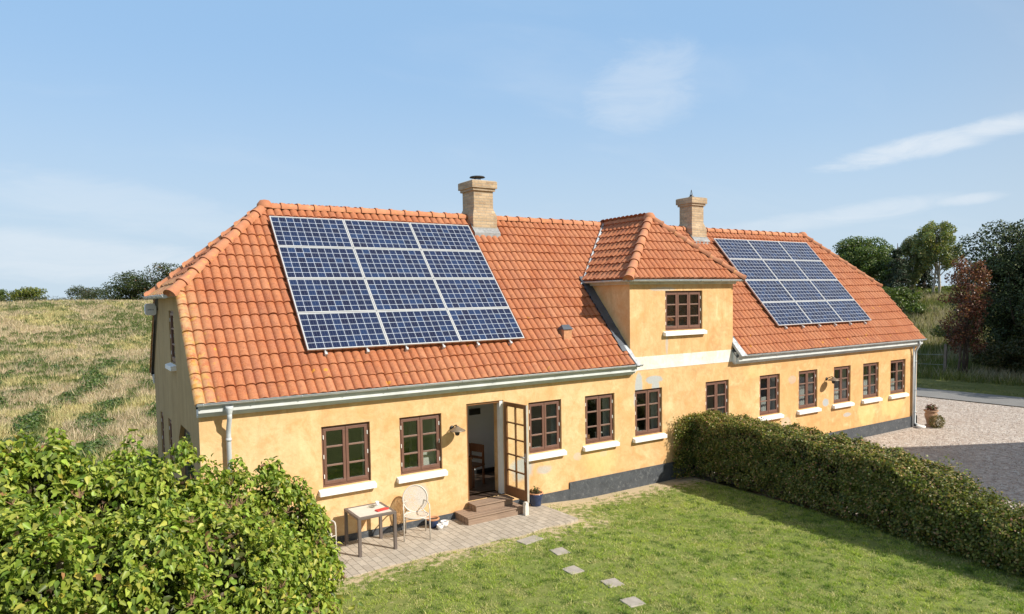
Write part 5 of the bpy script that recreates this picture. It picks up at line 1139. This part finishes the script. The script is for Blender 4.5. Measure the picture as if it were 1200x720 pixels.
# leafy weed clumps standing in loose rows nearer the house
r = np.random.default_rng(77); C_ = []
for k in range(9000):
    dd_ = 20+34*r.random()**1.1; pq = r.uniform(-20, 330); g3 = fw+rr*((pq-600)/F_PX); q = Vector((g3.x, g3.y)).normalized()*dd_; X_, Y_ = q.x-1.9048, q.y-13.0009
    if X_ > -.8 and Y_ < 8: continue
    rc = X_*math.cos(.2)-Y_*math.sin(.2)
    if math.sin(rc*2.6+3*mnoise.noise(Vector((X_*.12+9, Y_*.12, 9))))*.55+mnoise.noise(Vector((X_*.5, Y_*.5, 2)))*1.1+r.normal(0, .12) > .42: C_.append((X_, Y_))
C_ = np.array(C_); nl_ = 26; P = np.repeat(np.stack([C_[:, 0], C_[:, 1], terr(C_[:, 0], C_[:, 1])+.06], -1), nl_, 0); u = unit(len(P), r); u[:, 2] = np.abs(u[:, 2]); sc = np.repeat(r.uniform(.14, .34, len(C_)), nl_)[:, None]
P = P+u*sc*[1, 1, .75]*r.random((len(P), 1))**.5
tag(leaves('field_weeds', P, u, r.uniform(.07, .15, len(P)), colmix(len(P), r, [(.07, .12, .03), (.11, .17, .045), (.16, .21, .07)], (1, 1, .6)), M['leaf'], None, r, 'dia', .1, .6), 'dark green leafy weeds in loose rows on the dry field', 'weeds', kind='stuff')
# rough grass beyond the road
n = 90000; x = rng.uniform(34.3, 62, n); y = rng.uniform(-4, 24, n); hg = np.where(x < 37, rng.uniform(.05, .2, n), rng.uniform(.2, .75, n)); isg = (n2(x, y, .35, 4)+rng.normal(0, .15, n) > .0) | (x < 38)
cc = np.where(isg[:, None], np.array([(.12, .15, .045), (.17, .19, .06), (.22, .22, .08)])[rng.integers(0, 3, n)], np.array([(.40, .34, .24), (.32, .27, .18), (.46, .40, .30)])[rng.integers(0, 3, n)])
blades('rough_grass', np.stack([x, y, terr(x, y)-.02], -1), hg, .35, np.clip(cc*(1+rng.normal(0, .15, (n, 1))), .01, 1), .018+.02*rng.random(n), 'tall rough grass on the bank beyond the road')
# loose pebbles on the gravel
n = 26000; x = rng.uniform(12.8, 31, n); y = rng.uniform(-7.5, 5, n); k = ~((y > -.05) & (x < 23.85)); x = x[k]; y = y[k]; n = len(x)
oc = np.array([(1, 0, 0), (-1, 0, 0), (0, 1, 0), (0, -1, 0), (0, 0, 1.), (0, 0, -1.)]); of = np.array([(0, 2, 4), (2, 1, 4), (1, 3, 4), (3, 0, 4)])
sz = rng.uniform(.008, .024, n)[:, None]*rng.uniform(.6, 1.3, (n, 3)); V = np.stack([x, y, terr(x, y)+.004], -1)[:, None]+oc[None]*sz[:, None]; F_ = (np.arange(n)[:, None, None]*6+of[None]).reshape(-1, 3)
cc = np.array([(.55, .50, .44), (.40, .33, .28), (.66, .62, .56), (.28, .22, .18), (.48, .38, .30)])[rng.integers(0, 5, n)]
tag(np_mesh('gravel_stones', V.reshape(-1, 3), F_, 3, M['needle'], None, np.repeat(cc, 6, 0)), 'loose beige pebbles scattered over the gravel drive', 'gravel', kind='stuff')

# ------------------------------------------------------------------ neighbouring barn and garden trees (outside the frame; they throw the shadow on the gravel and stand in the window reflections)
u1 = Vector((.89, -.456, 0)); u2 = Vector((-.25, -.968, 0)); c0 = Vector((17.9, -.55, 0))+Vector((.51, -.86, 0))*(5.6/.79)
bn_ = thing('barn', 'ochre barn beyond the right edge whose shadow falls on the gravel', 'barn', tuple(c0))
def q_(a, b, z): p = u1*a+u2*b; return (p.x, p.y, z)
m = MB(); m.add([q_(.0, .0, -.2), q_(11, 0, -.2), q_(11, 7, -.2), q_(0, 7, -.2), q_(0, 0, 5.4), q_(11, 0, 5.4), q_(11, 7, 5.4), q_(0, 7, 5.4)], [(0, 1, 5, 4), (1, 2, 6, 5), (2, 3, 7, 6), (3, 0, 4, 7)]); m.build('wall', M['plaster'], bn_)
m = MB(); m.add([q_(-.0, 0, 5.6), q_(11.2, 0, 5.6), q_(11.2, 7.2, 5.6), q_(0, 7.2, 5.6), q_(-.0, 3.6, 6.6), q_(11.2, 3.6, 6.6), q_(0, 0, 5.4), q_(11.2, 0, 5.4), q_(11.2, 7.2, 5.4), q_(0, 7.2, 5.4)], [(0, 1, 5, 4), (3, 4, 5, 2), (0, 4, 3), (1, 2, 5), (0, 6, 7, 1), (2, 8, 9, 3), (0, 3, 9, 6), (1, 7, 8, 2), (6, 9, 8, 7)]); m.build('roof', M['tile'], bn_)
for i, (x, y, h, rd) in enumerate(((4, -36, 9, 4.2), (13, -34, 8, 4), (22, -38, 10, 4.5), (31, -34, 9, 4.5), (-6, -38, 8, 4))):
    tree('garden_tree', ['round garden tree behind the camera, opposite the terrace', 'round garden tree behind the camera, opposite the dormer', 'tall garden tree behind the camera, opposite the hedge', 'garden tree behind the camera, beyond the barn', 'garden tree behind the camera, opposite the lilac bush'][i], 'tree', x, y, h, rd, 1.5, G1, (1, 1, 1), 5000, .4, seed=70+i, nb=24, group='garden trees opposite the house')
bpy.context.view_layer.update()
print('objects', len(bpy.data.objects))
